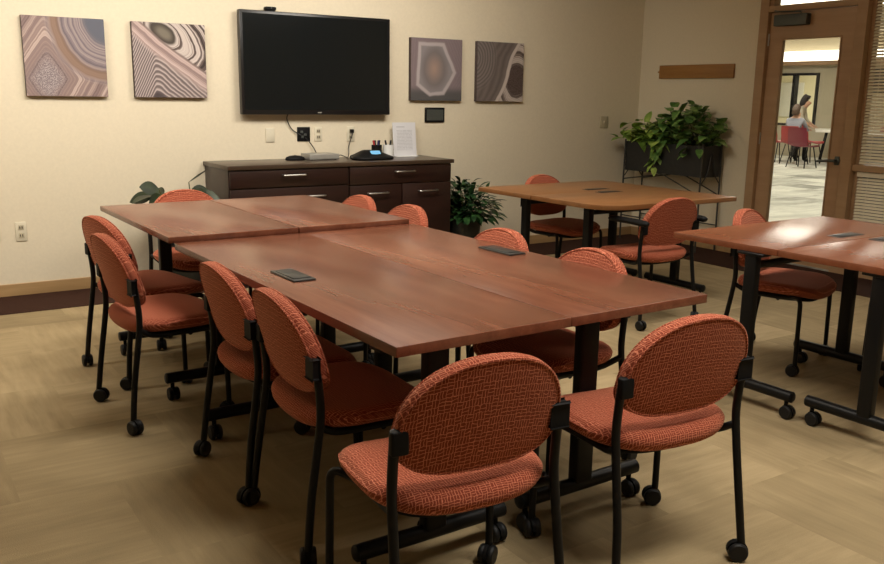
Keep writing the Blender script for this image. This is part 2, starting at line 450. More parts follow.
def prism(bm, pts, z0, z1, bev=0.0):
    a = [bm.verts.new((x, y, z0)) for x, y in pts]; b = [bm.verts.new((x, y, z1)) for x, y in pts]
    n = len(pts); fs = []
    fs.append(bm.faces.new(a[::-1])); ft = bm.faces.new(b); fs.append(ft)
    for k in range(n): fs.append(bm.faces.new((a[k], a[(k + 1) % n], b[(k + 1) % n], b[k])))
    if bev > 0:
        es = list(ft.edges) + list(fs[0].edges)
        bmesh.ops.bevel(bm, geom=es, offset=bev, segments=2, affect='EDGES', profile=0.5)
    return bm
def cushion(bm, outline, th, er, fmap, dome=0.0, rings=5, back_dome=0.0):
    """closed pad from a 2-D outline; er = edge roll radius; fmap(u,v,w)->xyz"""
    n = len(outline); cu = sum(p[0] for p in outline) / n; cv = sum(p[1] for p in outline) / n
    prof = []
    for k in range(1, rings + 1):
        s = k / rings; prof.append(('s', s, th / 2 + dome * (1 - s * s)))
    er2 = min(er, th / 2)
    seq = []
    for k in range(1, rings + 1): seq.append((1 - k / rings, None, th / 2, dome))
    R_ = []
    def ring(inset, w, extra, s):
        vs2 = []
        for (u, v) in outline:
            L = math.hypot(u - cu, v - cv); f = max(0.0, 1 - inset / L) * s
            vs2.append(bm.verts.new(fmap(cu + (u - cu) * f, cv + (v - cv) * f, w + extra)))
        return vs2
    for k in range(1, rings + 1):
        s = k / rings; R_.append(ring(er2, th / 2, dome * (1 - s * s), s))
    for k in range(1, 8):
        a = PI / 2 - PI * k / 8
        R_.append(ring(er2 * (1 - math.cos(a)), (th / 2 - er2) * (1 if a > 0 else -1) + er2 * math.sin(a), 0, 1.0))
    for k in range(rings, 0, -1):
        s = k / rings; R_.append(ring(er2, -th / 2, -back_dome * (1 - s * s), s))
    c0 = bm.verts.new(fmap(cu, cv, th / 2 + dome)); c1 = bm.verts.new(fmap(cu, cv, -th / 2 - back_dome))
    for k in range(n):
        bm.faces.new((c0, R_[0][k], R_[0][(k + 1) % n])); bm.faces.new((c1, R_[-1][(k + 1) % n], R_[-1][k]))
    for A, B in zip(R_, R_[1:]):
        for k in range(n): bm.faces.new((A[k], B[k], B[(k + 1) % n], A[(k + 1) % n]))
    return bm
def plane_with_holes(bm, axis, c0, c1, u0, u1, z0, z1, holes):
    """wall slab (axis = 'x' or 'y' thickness c0..c1), u along the wall, rectangular holes [(ua,ub,za,zb)]"""
    us = sorted({u0, u1, *[h[0] for h in holes], *[h[1] for h in holes]}); zs = sorted({z0, z1, *[h[2] for h in holes], *[h[3] for h in holes]})
    for a, b in zip(us, us[1:]):
        for c, d in zip(zs, zs[1:]):
            um, zm = (a + b) / 2, (c + d) / 2
            if any(h[0] < um < h[1] and h[2] < zm < h[3] for h in holes): continue
            if axis == 'x': box(bm, c0, c1, a, b, c, d)
            else: box(bm, a, b, c0, c1, c, d)
    bmesh.ops.remove_doubles(bm, verts=bm.verts[:], dist=1e-5)
    dup = {}
    for f in bm.faces: dup.setdefault(tuple(sorted(v.index for v in f.verts)), []).append(f)
    bm.verts.index_update()
    dup = {}
    for f in bm.faces: dup.setdefault(tuple(sorted(v.index for v in f.verts)), []).append(f)
    kill = [f for L in dup.values() if len(L) > 1 for f in L]
    if kill: bmesh.ops.delete(bm, geom=kill, context='FACES')
    return bm
def struct(name, bm, mat, parent=None, smooth=False):
    o = mesh_obj(name, bm, mat, parent, smooth=smooth)
    if parent is None: o['kind'] = 'structure'
    return o

# ------------------------------------------------------------------ room shell
W = 6.373      # back wall
D = 6.516      # wall with the door
XL, YF = -2.2, -1.8
DY0, DY1 = 4.11, 4.915        # door leaf (latch, hinge)
SY0, SY1 = 2.35, 4.02         # sidelight
struct('floor', bx(XL, D, YF, W, -0.06, 0.0), M['carpet'])
b = BM(); box(b, XL, D - 0.02, W - 0.53, W - 0.012, 0.0, 0.004)
box(b, D - 0.62, D - 0.02, YF + .02, W - 0.53, 0.0, 0.004)
struct('trim_1', b, M['border'])
struct('ceiling', bx(XL - .1, D + .12, YF - .1, W + .1, CEIL, CEIL + 0.08), M['ceiling'])
struct('wall_back', bx(XL - .1, D + .12, W, W + 0.1, -0.06, CEIL), M['wall'])
struct('wall_left', bx(XL - .1, XL, YF, W, -0.06, CEIL), M['wall'])
struct('wall_front', bx(XL - .1, D + .12, YF - 0.1, YF, -0.06, CEIL), M['wall'])
struct('wall_right', plane_with_holes(BM(), 'x', D, D + 0.12, YF, W, -0.06, CEIL, [(SY0, DY1 + 0.08, -0.06, 2.62)]), M['wall'])
struct('baseboard_back', bx(XL, D, W - 0.014, W, 0.0, 0.085, bev=0.004), M['base_wood'])
struct('baseboard_right', bx(D - 0.014, D, DY1 + 0.08, W - .014, 0.0, 0.085, bev=0.004), M['base_wood'])
struct('baseboard_left', bx(XL, XL + 0.014, YF, W - .014, 0.0, 0.085, bev=0.004), M['base_wood'])

# door frame: casing posts, head rail, transom bar
b = BM()
box(b, D - 0.02, D + 0.13, DY1, DY1 + 0.085, 0, 2.64, bev=0.004)          # hinge jamb
box(b, D - 0.02, D + 0.13, SY1, DY0, 0, 2.64, bev=0.004)                  # latch jamb / mullion
box(b, D - 0.02, D + 0.13, SY0 - .08, SY0, 0, 2.64, bev=0.004)
box(b, D - 0.02, D + 0.13, SY0, SY1, 0.0, 0.10, bev=0.004)
box(b, D - 0.021, D + 0.13, SY0 - .08, DY1 + 0.085, 2.60, 2.68, bev=0.004)
box(b, D - 0.018, D + 0.128, DY0, DY1, 2.105, 2.155, bev=0.004)           # transom bar
struct('trim_2', b, M['frame_wood'])
# door leaf
dr = struct('door_1', plane_with_holes(BM(), 'x', D + 0.02, D + 0.065, DY0 + .004, DY1 - .004, 0.01, 2.10, [(4.235, 4.785, 0.30, 1.885)]), M['door_wood'])
b = BM()
for (a0, a1, c0, c1) in ((4.235, 4.247, .30, 1.885), (4.773, 4.785, .30, 1.885), (4.247, 4.773, .30, .312), (4.247, 4.773, 1.873, 1.885)):
    box(b, D + 0.012, D + 0.03, a0, a1, c0, c1, bev=0.002)
mesh_obj('glazing_bead', b, M['frame_wood'], dr)
mesh_obj('glass', bx(D + 0.038, D + 0.044, 4.235, 4.785, 0.30, 1.885), M['glass'], dr, smooth=False)
b = BM(); lathe(b, [(0.026, 0), (0.026, 0.008), (0.012, 0.012), (0.011, 0.05)], 16)
bmesh.ops.rotate(b, verts=b.verts[:], cent=(0, 0, 0), matrix=Matrix.Rotation(-PI / 2, 3, 'Y'))
bmesh.ops.translate(b, verts=b.verts[:], vec=(D + 0.02, 4.165, 0.905))
tube(b, fillet([(D - .028, 4.158, .905), (D - .034, 4.20, .905), (D - .034, 4.31, .895)], 0.02), [0.012] * 7 + [0.009], 10)
hd = mesh_obj('handle', b, M['gunmetal'], dr)
mesh_obj('escutcheon', bx(D + 0.014, D + 0.0205, 4.145, 4.185, 0.87, 0.94, bev=0.006), M['gunmetal'], dr)
b = bx(D - 0.045, D + 0.02, 4.53, 4.84, 1.985, 2.075, bev=0.006)
cl = mesh_obj('door_closer', b, M['gunmetal'], dr)
b = tube(BM(), [(D - 0.02, 4.60, 2.078), (D - 0.02, 4.60, 2.09), (D - 0.14, 4.72, 2.09), (D - 0.022, 4.85, 2.11)], 0.007, 8)
mesh_obj('closer_arm', b, M['gunmetal'], cl)
for zz in (0.25, 1.05, 1.88):
    mesh_obj('hinge', lathe(BM(), [(0.008, -0.05), (0.008, 0.05)], 10, D + 0.012, DY1 - 0.002, zz), M['chrome'], dr)
# windows: transom light above the door, sidelight with a rail
b = BM(); 
for (a0, a1, c0, c1) in ((DY0, DY0 + .035, 2.155, 2.60), (DY1 - .035, DY1, 2.155, 2.60)): box(b, D, D + .09, a0, a1, c0, c1, bev=.003)
wt = struct('window_1', b, M['frame_wood'])
mesh_obj('glass', bx(D + .05, D + .056, DY0 + .03, DY1 - .03, 2.15, 2.605), M['glass'], wt, smooth=False)
b = BM()
box(b, D + 0.005, D + 0.12, SY0, SY1, 0.835, 0.885, bev=.003)
for (a0, a1) in ((SY0, SY0 + .03), (SY1 - .03, SY1)): box(b, D + .04, D + .12, a0, a1, .10, 2.60, bev=.003)
w2 = struct('window_2', b, M['frame_wood'])
mesh_obj('glass', bx(D + .082, D + .088, SY0 + .02, SY1 - .02, 0.09, 0.84), M['glass'], w2, smooth=False)
mesh_obj('glass', bx(D + .082, D + .088, SY0 + .02, SY1 - .02, 0.88, 2.605), M['glass'], w2, smooth=False)

# horizontal blinds in the sidelight
def blind(z0, z1, label):
    t = thing('window_blind', label, 'blind', (D + 0.045, (SY0 + SY1) / 2, z0), 0, 'slatted blinds in the sidelight')
    L = (SY1 - SY0) / 2 - 0.035; H = z1 - z0
    mesh_obj('head_rail', bx(-.022, .022, -L, L, H - .04, H - .003, bev=.003), M['blind'], t)
    mesh_obj('bottom_rail', bx(-.012, .012, -L, L, 0.004, 0.02, bev=.003), M['blind'], t)
    b = BM(); z = 0.035
    while z < H - .045:
        c, s = math.cos(R(42)), math.sin(R(42))
        vsx = []
        for k in range(4):
            q = -0.0125 + 0.025 * k / 3; hgt = 0.002 * (1 - (q / 0.0125) ** 2)
            vsx.append((q * c, z + q * s + hgt))
        top = [[b.verts.new((x_, yy, zz_)) for (x_, zz_) in vsx] for yy in (-L, L)]
        bot = [[b.verts.new((x_, yy, zz_ - .0008)) for (x_, zz_) in vsx] for yy in (-L, L)]
        for k in range(3):
            b.faces.new((top[0][k], top[0][k + 1], top[1][k + 1], top[1][k])); b.faces.new((bot[0][k + 1], bot[0][k], bot[1][k], bot[1][k + 1]))
        z += 0.0245
    mesh_obj('slats', b, M['blind'], t)
    for yy in (L - .09, L - .55, -L + .09):
        mesh_obj('ladder_cord', tube(BM(), [(-.0135, yy, .01), (-.0135, yy, H - .02)], .0022, 6), M['blind'], t)
    return t
blind(0.887, 2.598, 'cream slatted blind in the tall sidelight above its wooden rail')
blind(0.102, 0.833, 'cream slatted blind in the sidelight below the wooden rail')

# ceiling light fittings of the meeting room (above the picture)
proto = None
for i, (x, y, p, sp_, tilt) in enumerate(ROOM_LIGHTS):
    if proto is None:
        proto = thing('ceiling_light', 'recessed ceiling light fitting with pale diffuser', 'ceiling light', (x, y, CEIL), 0, 'recessed ceiling lights')
        b = BM()
        for (a0, a1, c0, c1) in ((-.60, .60, .26, .30), (-.60, .60, -.30, -.26), (-.60, -.56, -.26, .26), (.56, .60, -.26, .26)): box(b, a0, a1, c0, c1, -.03, 0.0, bev=.003)
        mesh_obj('lamp_frame', b, M['white'], proto)
        mesh_obj('diffuser', bx(-.56, .56, -.26, .26, -.012, -.002), M['diffuser'], proto)
    else:
        c = copy_tree(proto); c.location = (x, y, CEIL)

# ------------------------------------------------------------------ hall beyond the door
HX1, HY0, HY1, HZ = 20.0, 1.5, 19.0, 3.0
struct('hall_floor', bx(D, 24.5, HY0, HY1, -0.06, -0.001), M['hall_carpet'])
struct('ceiling_hall', bx(D + .12, 24.5, HY0, HY1, HZ, HZ + .08), M['ceiling'])
struct('wall_hall_left', bx(D + .12, 24.5, HY1, HY1 + .1, -0.06, HZ), M['hall_wall'])
struct('wall_hall_right', bx(D + .12, 24.5, HY0 - .1, HY0, -0.06, HZ), M['hall_wall'])
struct('wall_hall_near', plane_with_holes(BM(), 'x', D + .1205, D + .16, HY0, HY1, -.06, HZ, [(SY0 - .1, DY1 + .1, -.06, 2.70)]), M['hall_wall'])
struct('wall_hall_far', plane_with_holes(BM(), 'x', HX1, HX1 + .12, HY0, HY1, -.06, HZ, [(13.45, 15.9, 0.80, 2.06)]), M['hall_wall'])
struct('trim_3', bx(HX1 - .30, HX1, HY0, HY1, 2.26, 2.36, bev=.005), M['frame_wood'])
tag(mesh_obj('cove_light', bx(HX1 - .26, HX1 - .05, HY0 + .1, HY1 - .1, 2.365, 2.60), M['cove'], smooth=False), 'long glowing cove light above the wood trim in the hall', 'cove light')
b = BM()
for (a0, a1, c0, c1) in ((13.45, 13.53, .80, 2.06), (14.12, 14.20, .80, 2.06), (15.82, 15.9, .80, 2.06), (13.45, 15.9, .77, .82), (13.45, 15.9, 2.02, 2.08)): box(b, HX1 - .03, HX1 + .13, a0, a1, c0, c1)
w3 = struct('window_3', b, M['black'])
mesh_obj('glass', bx(HX1 + .06, HX1 + .066, 13.5, 15.86, .81, 2.04), M['glass'], w3, smooth=False)
struct('wall_office_back', bx(24.4, 24.5, HY0, HY1, -.06, HZ), M['office_wall'])
tag(mesh_obj('whiteboard', bx(24.34, 24.39, 16.9, 18.0, 0.9, 1.95, bev=.01), M['white']), 'pale whiteboard on the wall of the room behind the hall window', 'whiteboard')
for (x, y) in HALL_LIGHTS:
    o = mesh_obj('hall_ceiling_light', bx(-.85, .85, -.85, .85, -.035, 0, bev=.01), M['cove'], loc=(x, y, HZ))
    tag(o, 'square glowing light fitting on the hall ceiling', 'ceiling light', 'square hall ceiling lights')

def hall_table(x0, x1, y0, y1, label, h=0.74):
    t = thing('hall_table', label, 'table', ((x0 + x1) / 2, (y0 + y1) / 2, 0), 0, 'white hall tables')
    lx, ly = (x1 - x0) / 2, (y1 - y0) / 2
    mesh_obj('tabletop', bx(-lx, lx, -ly, ly, h - .04, h, bev=.008), M['table_white'], t)
    for sx in (-1, 1):
        for sy in (-1, 1):
            mesh_obj('leg', tube(BM(), [(sx * (lx - .1), sy * (ly - .12), 0), (sx * (lx - .16), sy * (ly - .2), h - .038)], .018, 8), M['black'], t)
    return t
hall_table(17.95, 18.75, 10.35, 12.05, 'white hall table right of the raspberry chair beyond the door glass')
hall_table(19.2, 19.8, 11.2, 12.9, 'white hall table farther back under the hall window')

def shell_chair(x, y, rz, mat, label):
    t = thing('shell_chair', label, 'chair', (x, y, 0), rz, 'plastic hall chairs')
    N = 12; b = BM(); rows = []
    prof = [(0.24, .43), (0.22, .452), (0.10, .448), (-.06, .44), (-.16, .45), (-.20, .50), (-.225, .60), (-.25, .72), (-.27, .82), (-.272, .84)]
    for off in (0, 1):
        for (py, pz) in prof:
            row = []
            for k in range(N + 1):
                q = -1 + 2 * k / N; wd = 0.23 if pz < .7 else 0.23 - (pz - .7) * .12
                row.append(b.verts.new((q * wd, py + (0.02 * q * q if pz > .5 else 0) - off * (0.010 if pz > .49 else 0), pz + (0.03 * q * q if pz < .5 else 0) - off * (.010 if pz < .5 else 0))))
            rows.append(row)
    n = len(prof)
    for base in (0, n):
        for i in range(n - 1):
            for k in range(N): b.faces.new((rows[base + i][k], rows[base + i][k + 1], rows[base + i + 1][k + 1], rows[base + i + 1][k]))
    for i in range(n - 1):
        for k in (0, N): b.faces.new((rows[i][k], rows[i + 1][k], rows[n + i + 1][k], rows[n + i][k]))
    for i in (0, n - 1):
        for k in range(N): b.faces.new((rows[i][k], rows[i][k + 1], rows[n + i][k + 1], rows[n + i][k]))
    mesh_obj('seat_shell', b, mat, t, ang=60)
    for sx in (-1, 1):
        for sy in (-1, 1):
            mesh_obj('leg', tube(BM(), [(sx * .16, sy * .13, .438), (sx * .22, sy * .21, 0.0)], .012, 8), M['black'], t)
    return t
shell_chair(16.55, 11.36, R(-90), M['red_shell'], 'raspberry plastic shell chair nearest the door, in front of the seated person')
shell_chair(17.30, 12.07, R(-90), M['orange_shell'], 'plastic shell chair that the seated person occupies')
shell_chair(17.6, 12.72, R(-110), M['orange_shell'], 'coral plastic shell chair at the left edge of the door glass')
shell_chair(18.90, 11.00, R(90), M['red_shell'], 'red plastic chair at the far side of the nearer white table')
shell_chair(18.30, 12.40, R(180), M['orange_shell'], 'plastic chair at the left end of the nearer white hall table')

# people in the hall: one skinned body each
def person(name, label, joints, bones, regions, loc, rz, hair_pts, hair_mat, hair_r, size=1.0):
    """joints: name->(pos, radius); regions: name->material index by nearest joint"""
    me = bpy.data.meshes.new('body_skeleton'); names = list(joints)
    me.from_pydata([joints[n][0] for n in names], [(names.index(a), names.index(b_)) for a, b_ in bones], [])
    o = bpy.data.objects.new('body_skeleton', me); COL.objects.link(o)
    md = o.modifiers.new('Skin', 'SKIN'); md.use_smooth_shade = True
    for i, n in enumerate(names):
        r_ = joints[n][1]; sv = me.skin_vertices[0].data[i]; sv.radius = (r_, r_) if not isinstance(r_, tuple) else r_
        sv.use_root = (n == 'pelvis')
    sb = o.modifiers.new('Sub', 'SUBSURF'); sb.levels = 2; sb.render_levels = 2
    dg = bpy.context.evaluated_depsgraph_get(); ev = o.evaluated_get(dg)
    m2 = bpy.data.meshes.new_from_object(ev)
    bpy.data.objects.remove(o)
    mats = [M['skin'], regions['_top'], M['trousers'], M['black_plastic']]
    m2.materials.clear()
    for mt in mats: m2.materials.append(mt)
    for p in m2.polygons:
        c = p.center; best = min(names, key=lambda n: (Vector(joints[n][0]) - c).length - (0.0 if n != 'chest' else 0.05))
        p.material_index = regions.get(best, 0); p.use_smooth = True
    body = bpy.data.objects.new(name, m2); COL.objects.link(body); body.location = loc; body.rotation_euler = (0, 0, rz); body.scale = (size,) * 3
    tag(body, label, 'person')
    b = BM(); tube(b, smooth_path(hair_pts, 4), [h for h in hair_r for _ in range(4)][:(len(hair_pts) - 1) * 4 + 1] , 12)
    mesh_obj('hair', b, hair_mat, body)
    hd_ = Vector(joints['head'][0]); fr = joints['_'][0] if '_' in joints else None
    return body
def fingers(J, Bn, side, wrist, direc, palm_n):
    w_ = Vector(wrist); d = Vector(direc).normalized(); s = Vector(palm_n).normalized()
    J['palm' + side] = (tuple(w_ + d * .06), .028); Bn.append(('wrist' + side, 'palm' + side))
    for k, (o_, L) in enumerate(((-.03, .07), (-.01, .08), (.01, .075), (.03, .06))):
        a = 'f%d%s' % (k, side); J[a] = (tuple(w_ + d * .10 + s * o_), .011); J[a + 't'] = (tuple(w_ + d * (.10 + L * .8) + s * o_ * 1.1 + Vector((0, 0, -.02))), .008)
        Bn += [('palm' + side, a), (a, a + 't')]
    a = 'th' + side; J[a] = (tuple(w_ + d * .05 - s * .05), .011); J[a + 't'] = (tuple(w_ + d * .085 - s * .06), .009); Bn += [('palm' + side, a), (a, a + 't')]
def build_people():
    # standing, leaning forward (+Y is the way the person faces)
    J = {'pelvis': ((0, 0, .92), (.15, .12)), 'waist': ((0, .03, 1.06), (.135, .10)), 'chest': ((0, .12, 1.26), (.155, .11)), 'neck': ((0, .20, 1.41), .055), 'skull': ((0, .235, 1.47), .075), 'head': ((0, .26, 1.55), .09)}
    Bn = [('pelvis', 'waist'), ('waist', 'chest'), ('chest', 'neck'), ('neck', 'skull'), ('skull', 'head')]
    J['nose'] = ((0, .36, 1.495), .014); Bn.append(('skull', 'nose'))
    reg = {'_top': M['shirt'], 'pelvis': 2, 'waist': 1, 'chest': 1}
    for s, k in (('l', -1), ('r', 1)):
        J['sh' + s] = ((k * .17, .14, 1.34), .062); J['el' + s] = ((k * .21, .20, 1.06), .045); J['wrist' + s] = ((k * .17, .40, .90), .030)
        Bn += [('chest', 'sh' + s), ('sh' + s, 'el' + s), ('el' + s, 'wrist' + s)]
        reg['sh' + s] = 1; reg['el' + s] = 1
        fingers(J, Bn, s, J['wrist' + s][0], (0, .9, -.4), (k, 0, 0))
        J['hip' + s] = ((k * .09, 0, .84), .09); J['kn' + s] = ((k * .10, .02, .48), .06); J['an' + s] = ((k * .10, -.02, .09), .042); J['toe' + s] = ((k * .11, .14, .035), .034)
        Bn += [('pelvis', 'hip' + s), ('hip' + s, 'kn' + s), ('kn' + s, 'an' + s), ('an' + s, 'toe' + s)]
        for q in ('hip', 'kn'): reg[q + s] = 2
        reg['an' + s] = 3; reg['toe' + s] = 3
    person('person', 'standing person in a pale knit top with long dark hair, leaning forward', J, Bn, reg, (19.0, 13.30, 0), R(200),
           [(0, .30, 1.63), (0, .22, 1.645), (0, .165, 1.56), (0, .13, 1.42), (0, .10, 1.30)], M['hair'], [.05, .095, .10, .085, .04], 0.90)
    # seated in the raspberry chair
    J = {'pelvis': ((0, -.06, .55), (.16, .12)), 'waist': ((0, -.06, .70), (.14, .10)), 'chest': ((0, -.02, .92), (.165, .11)), 'neck': ((0, .02, 1.07), .055), 'skull': ((0, .04, 1.12), .075), 'head': ((0, .05, 1.20), .09)}
    Bn = [('pelvis', 'waist'), ('waist', 'chest'), ('chest', 'neck'), ('neck', 'skull'), ('skull', 'head')]
    J['nose'] = ((0, .15, 1.155), .014); Bn.append(('skull', 'nose'))
    reg = {'_top': M['shirt_blue'], 'pelvis': 2, 'waist': 1, 'chest': 1}
    for s, k in (('l', -1), ('r', 1)):
        J['sh' + s] = ((k * .18, 0, .99), .062); J['el' + s] = ((k * .24, .12, .76), .045); J['wrist' + s] = ((k * .15, .36, .80), .030)
        Bn += [('chest', 'sh' + s), ('sh' + s, 'el' + s), ('el' + s, 'wrist' + s)]
        reg['sh' + s] = 1; reg['el' + s] = 1
        fingers(J, Bn, s, J['wrist' + s][0], (0, .95, -.2), (k, 0, 0))
        J['hip' + s] = ((k * .10, .04, .54), .085); J['kn' + s] = ((k * .11, .38, .53), .062); J['an' + s] = ((k * .11, .36, .09), .042); J['toe' + s] = ((k * .12, .52, .035), .034)
        Bn += [('pelvis', 'hip' + s), ('hip' + s, 'kn' + s), ('kn' + s, 'an' + s), ('an' + s, 'toe' + s)]
        for q in ('hip', 'kn'): reg[q + s] = 2
        reg['an' + s] = 3; reg['toe' + s] = 3
    person('person', 'seated person in a grey blue shirt behind the raspberry chair', J, Bn, reg, (17.30, 12.12, .02), R(-80),
           [(0, .09, 1.285), (0, .02, 1.295), (0, -.035, 1.22), (0, -.03, 1.12)], M['hair_grey'], [.05, .088, .085, .06], 0.95)
build_people()
# dark cabinets seen through the blind
def hall_cabinet(x, y, z, sx, sy, sz, label):
    t = thing('filing_cabinet', label, 'cabinet', (x, y, 0), 0)
    mesh_obj('cabinet_body', bx(-sx / 2, sx / 2, -sy / 2, sy / 2, 0, sz, bev=.01), M['grey_cab'], t)
    for k in range(3):
        d_ = mesh_obj('drawer', bx(-sx / 2 - .015, -sx / 2, -sy / 2 + .02, sy / 2 - .02, .04 + k * (sz - .06) / 3, .02 + (k + 1) * (sz - .06) / 3, bev=.004), M['grey_cab'], t)
        mesh_obj('handle', bx(-sx / 2 - .03, -sx / 2 - .015, -.08, .08, (k + .8) * (sz - .06) / 3, (k + .83) * (sz - .06) / 3 + .012), M['chrome'], d_)
hall_cabinet(9.3, 5.32, 0, .5, .55, 1.02, 'slate filing cabinet in the hall behind the sidelight blind')
t = thing('wall_screen', 'dark screen on a thin stand in the hall behind the blind', 'screen', (12.0, 6.95, 0))
mesh_obj('screen_panel', bx(-.03, .03, -.35, .35, 1.50, 1.86, bev=.01), M['screen'], t)
mesh_obj('stand', tube(BM(), [(0.0, 0, 0.02), (0.0, 0, 1.51)], .025, 10), M['black'], t)
mesh_obj('stand_base', bx(-.22, .22, -.25, .25, 0, .025, bev=.008), M['black'], t)

# ------------------------------------------------------------------ tables
def t_leg(parent, cx, cy, along, length, h, colw, rot=False):
    """foot bar along `along` ('x' or 'y'), column, castors at its two ends; each piece a part of the table"""
    hx = length / 2
    def P(a, c, z): return (cx + a, cy + c, z) if along == 'x' else (cx + c, cy + a, z)
    b = BM(); tube(b, [P(-hx, 0, .102), P(-hx + .004, 0, .102), P(hx - .004, 0, .102), P(hx, 0, .102)], [.020, .025, .025, .020], 14)
    mesh_obj('foot', b, M['black'], parent)
    b = BM(); d1, d2 = colw / 2, .022
    if along == 'x': box(b, cx - d1, cx + d1, cy - d2, cy + d2, .10, h, bev=.008, seg=3)
    else: box(b, cx - d2, cx + d2, cy - d1, cy + d1, .10, h, bev=.008, seg=3)
    mesh_obj('column', b, M['black'], parent)
    b = BM()
    if along == 'x': box(b, cx - hx * .75, cx + hx * .75, cy - .03, cy + .03, h - .02, h, bev=.004)
    else: box(b, cx - .03, cx + .03, cy - .07, cy + .07, h - .012, h, bev=.004)
    mesh_obj('mounting_bracket', b, M['black'], parent)
    for s in (-1, 1):
        p = P(s * (hx - .03), 0, 0)
        c = castor((p[0], p[1], 0), parent, .030, .085)

def castor_bm(r, htop):
    b = BM()
    for sx in (-1, 1):
        bb = BM(); lathe(bb, [(r * .3, -.009), (r * .86, -.009), (r, -.004), (r, .004), (r * .86, .009), (r * .3, .009)], 18)
        bmesh.ops.rotate(bb, verts=bb.verts[:], cent=(0, 0, 0), matrix=Matrix.Rotation(PI / 2, 3, 'Y'))
        bmesh.ops.translate(bb, verts=bb.verts[:], vec=(sx * .0145, -.010, r))
        me = bpy.data.meshes.new('tmp'); bb.to_mesh(me); bb.free(); b.from_mesh(me); bpy.data.meshes.remove(me)
    return b
def hood_bm(r, htop):
    b = BM()
    # hood over the wheels and the stem
    N = 10
    for k in range(N):
        pass
    pts = []
    ring_prev = None
    for k in range(N + 1):
        a = R(-20) + R(200) * k / N
        y = -.010 + math.cos(a) * r * 1.08; z = r + math.sin(a) * r * 1.08
        pts.append((y, z))
    L = [[b.verts.new((sx, y, z)) for (y, z) in pts] for sx in (-.0055, .0055)]
    L2 = [[b.verts.new((sx, -.010 + (y + .010) * .5, r + (z - r) * .5)) for (y, z) in pts] for sx in (-.0055, .0055)]
    for k in range(N):
        b.faces.new((L[0][k], L[0][k + 1], L[1][k + 1], L[1][k])); b.faces.new((L2[0][k + 1], L2[0][k], L2[1][k], L2[1][k + 1]))
        b.faces.new((L[0][k + 1], L[0][k], L2[0][k], L2[0][k + 1])); b.faces.new((L[1][k], L[1][k + 1], L2[1][k + 1], L2[1][k]))
    for k in (0, N): b.faces.new((L[0][k], L[1][k], L2[1][k], L2[0][k]))
    tube(b, [(0, 0, r * 1.4), (0, 0, htop)], .009, 10)
    return b
_castor_cache = {}
def castor(loc, parent, r, htop, rz=0.0):
    key = (round(r, 4), round(htop, 4))
    if key not in _castor_cache:
        o = mesh_obj('castor', hood_bm(r, htop), M['black_plastic'], parent)
        wv = mesh_obj('wheel', castor_bm(r, htop), M['rubber'], o)
        _castor_cache[key] = (o.data, wv.data)
    else:
        a, c = _castor_cache[key]
        o = bpy.data.objects.new('castor', a); COL.objects.link(o); o.parent = parent
        wv = bpy.data.objects.new('wheel', c); COL.objects.link(wv); wv.parent = o
    o.location = loc; o.rotation_euler = (0, 0, rz)
    return o

def rounded_rect(x0, x1, y0, y1, radii, n=8):
    """radii for corners (x0,y0),(x1,y0),(x1,y1),(x0,y1)"""
    pts = []
    for (cx, cy, r, a0) in ((x0, y0, radii[0], 180), (x1, y0, radii[1], 270), (x1, y1, radii[2], 0), (x0, y1, radii[3], 90)):
        sx = 1 if cx == x0 else -1; sy = 1 if cy == y0 else -1
        ox, oy = cx + sx * r, cy + sy * r
        m_ = max(2, n) if r > .02 else 3
        for k in range(m_ + 1):
            a = R(a0 + 90 * k / m_); pts.append((ox + r * math.cos(a), oy + r * math.sin(a)))
    return pts
def power_module(parent, x, y, h, sx, sy, raised=True):
    o = mesh_obj('power_module', bx(x - sx / 2, x + sx / 2, y - sy / 2, y + sy / 2, h - .003, h + (.007 if raised else .002), bev=.003), M['module'], parent)
    o['label'] = 'black flip-up power module'
    z = h + (.007 if raised else .002)
    mesh_obj('flap', bx(x - sx * .38, x + sx * .38, y - sy * .38, y + sy * .38, z - .001, z + .0025, bev=.001), M['module'], o)

def table(label, loc, rz, x0, x1, y0, y1, h, mat, along, legs, modules, th=.029, radii=(.003,) * 4, foot=.53, colw=.065, group=None, raised=True):
    t = thing('conference_table', label, 'table', loc, rz, group)
    o = mesh_obj('tabletop', prism(BM(), rounded_rect(x0, x1, y0, y1, radii), h - th, h, bev=.0015), mat, t, ang=30)
    for (cx, cy) in legs: t_leg(t, cx, cy, along, foot, h - th - .001, colw)
    for (cx, cy, sx, sy) in modules: power_module(t, cx, cy, h, sx, sy, raised)
    # crossbar between the two leg columns
    if len(legs) == 2:
        (ax, ay), (bx_, by_) = legs
        mesh_obj('crossbar', tube(BM(), [(ax, ay, h - th - .06), (bx_, by_, h - th - .06)], .016, 10), M['black'], t)
    return t
DA = R(0.91)
H1, H2 = .737, .763
# main group, local frame turned by DA about the world origin
X0, Y0, WW, LL = 1.105, 1.83, 1.207, 1.836
G1 = 'long tables pushed together in the middle of the room'
table('long cherry table, left half of the near pair, power unit near its left edge', (0, 0, 0), DA, X0, X0 + .602, Y0, Y0 + LL, H1, M['cherry'], 'x',
      [(1.322, 1.975), (1.335, 3.24)], [(1.25, 2.78, .085, .205)], group=G1, colw=.075)
table('long cherry table, right half of the near pair, power unit near its right edge', (0, 0, 0), DA, X0 + .6026, X0 + WW, Y0, Y0 + LL, H1, M['cherry'], 'x',
      [(1.918, 1.98), (1.888, 3.24)], [(2.215, 2.82, .085, .215)], group=G1, colw=.075)
XB, YB, LB = 1.081, 3.668, 1.21
table('cherry table, left half of the far pair, behind the near tables', (0, 0, 0), DA, XB, XB + .602, YB, YB + LB, H2, M['cherry'], 'x',
      [(1.335, 3.785), (1.335, 4.60)], [], group=G1, th=.026)
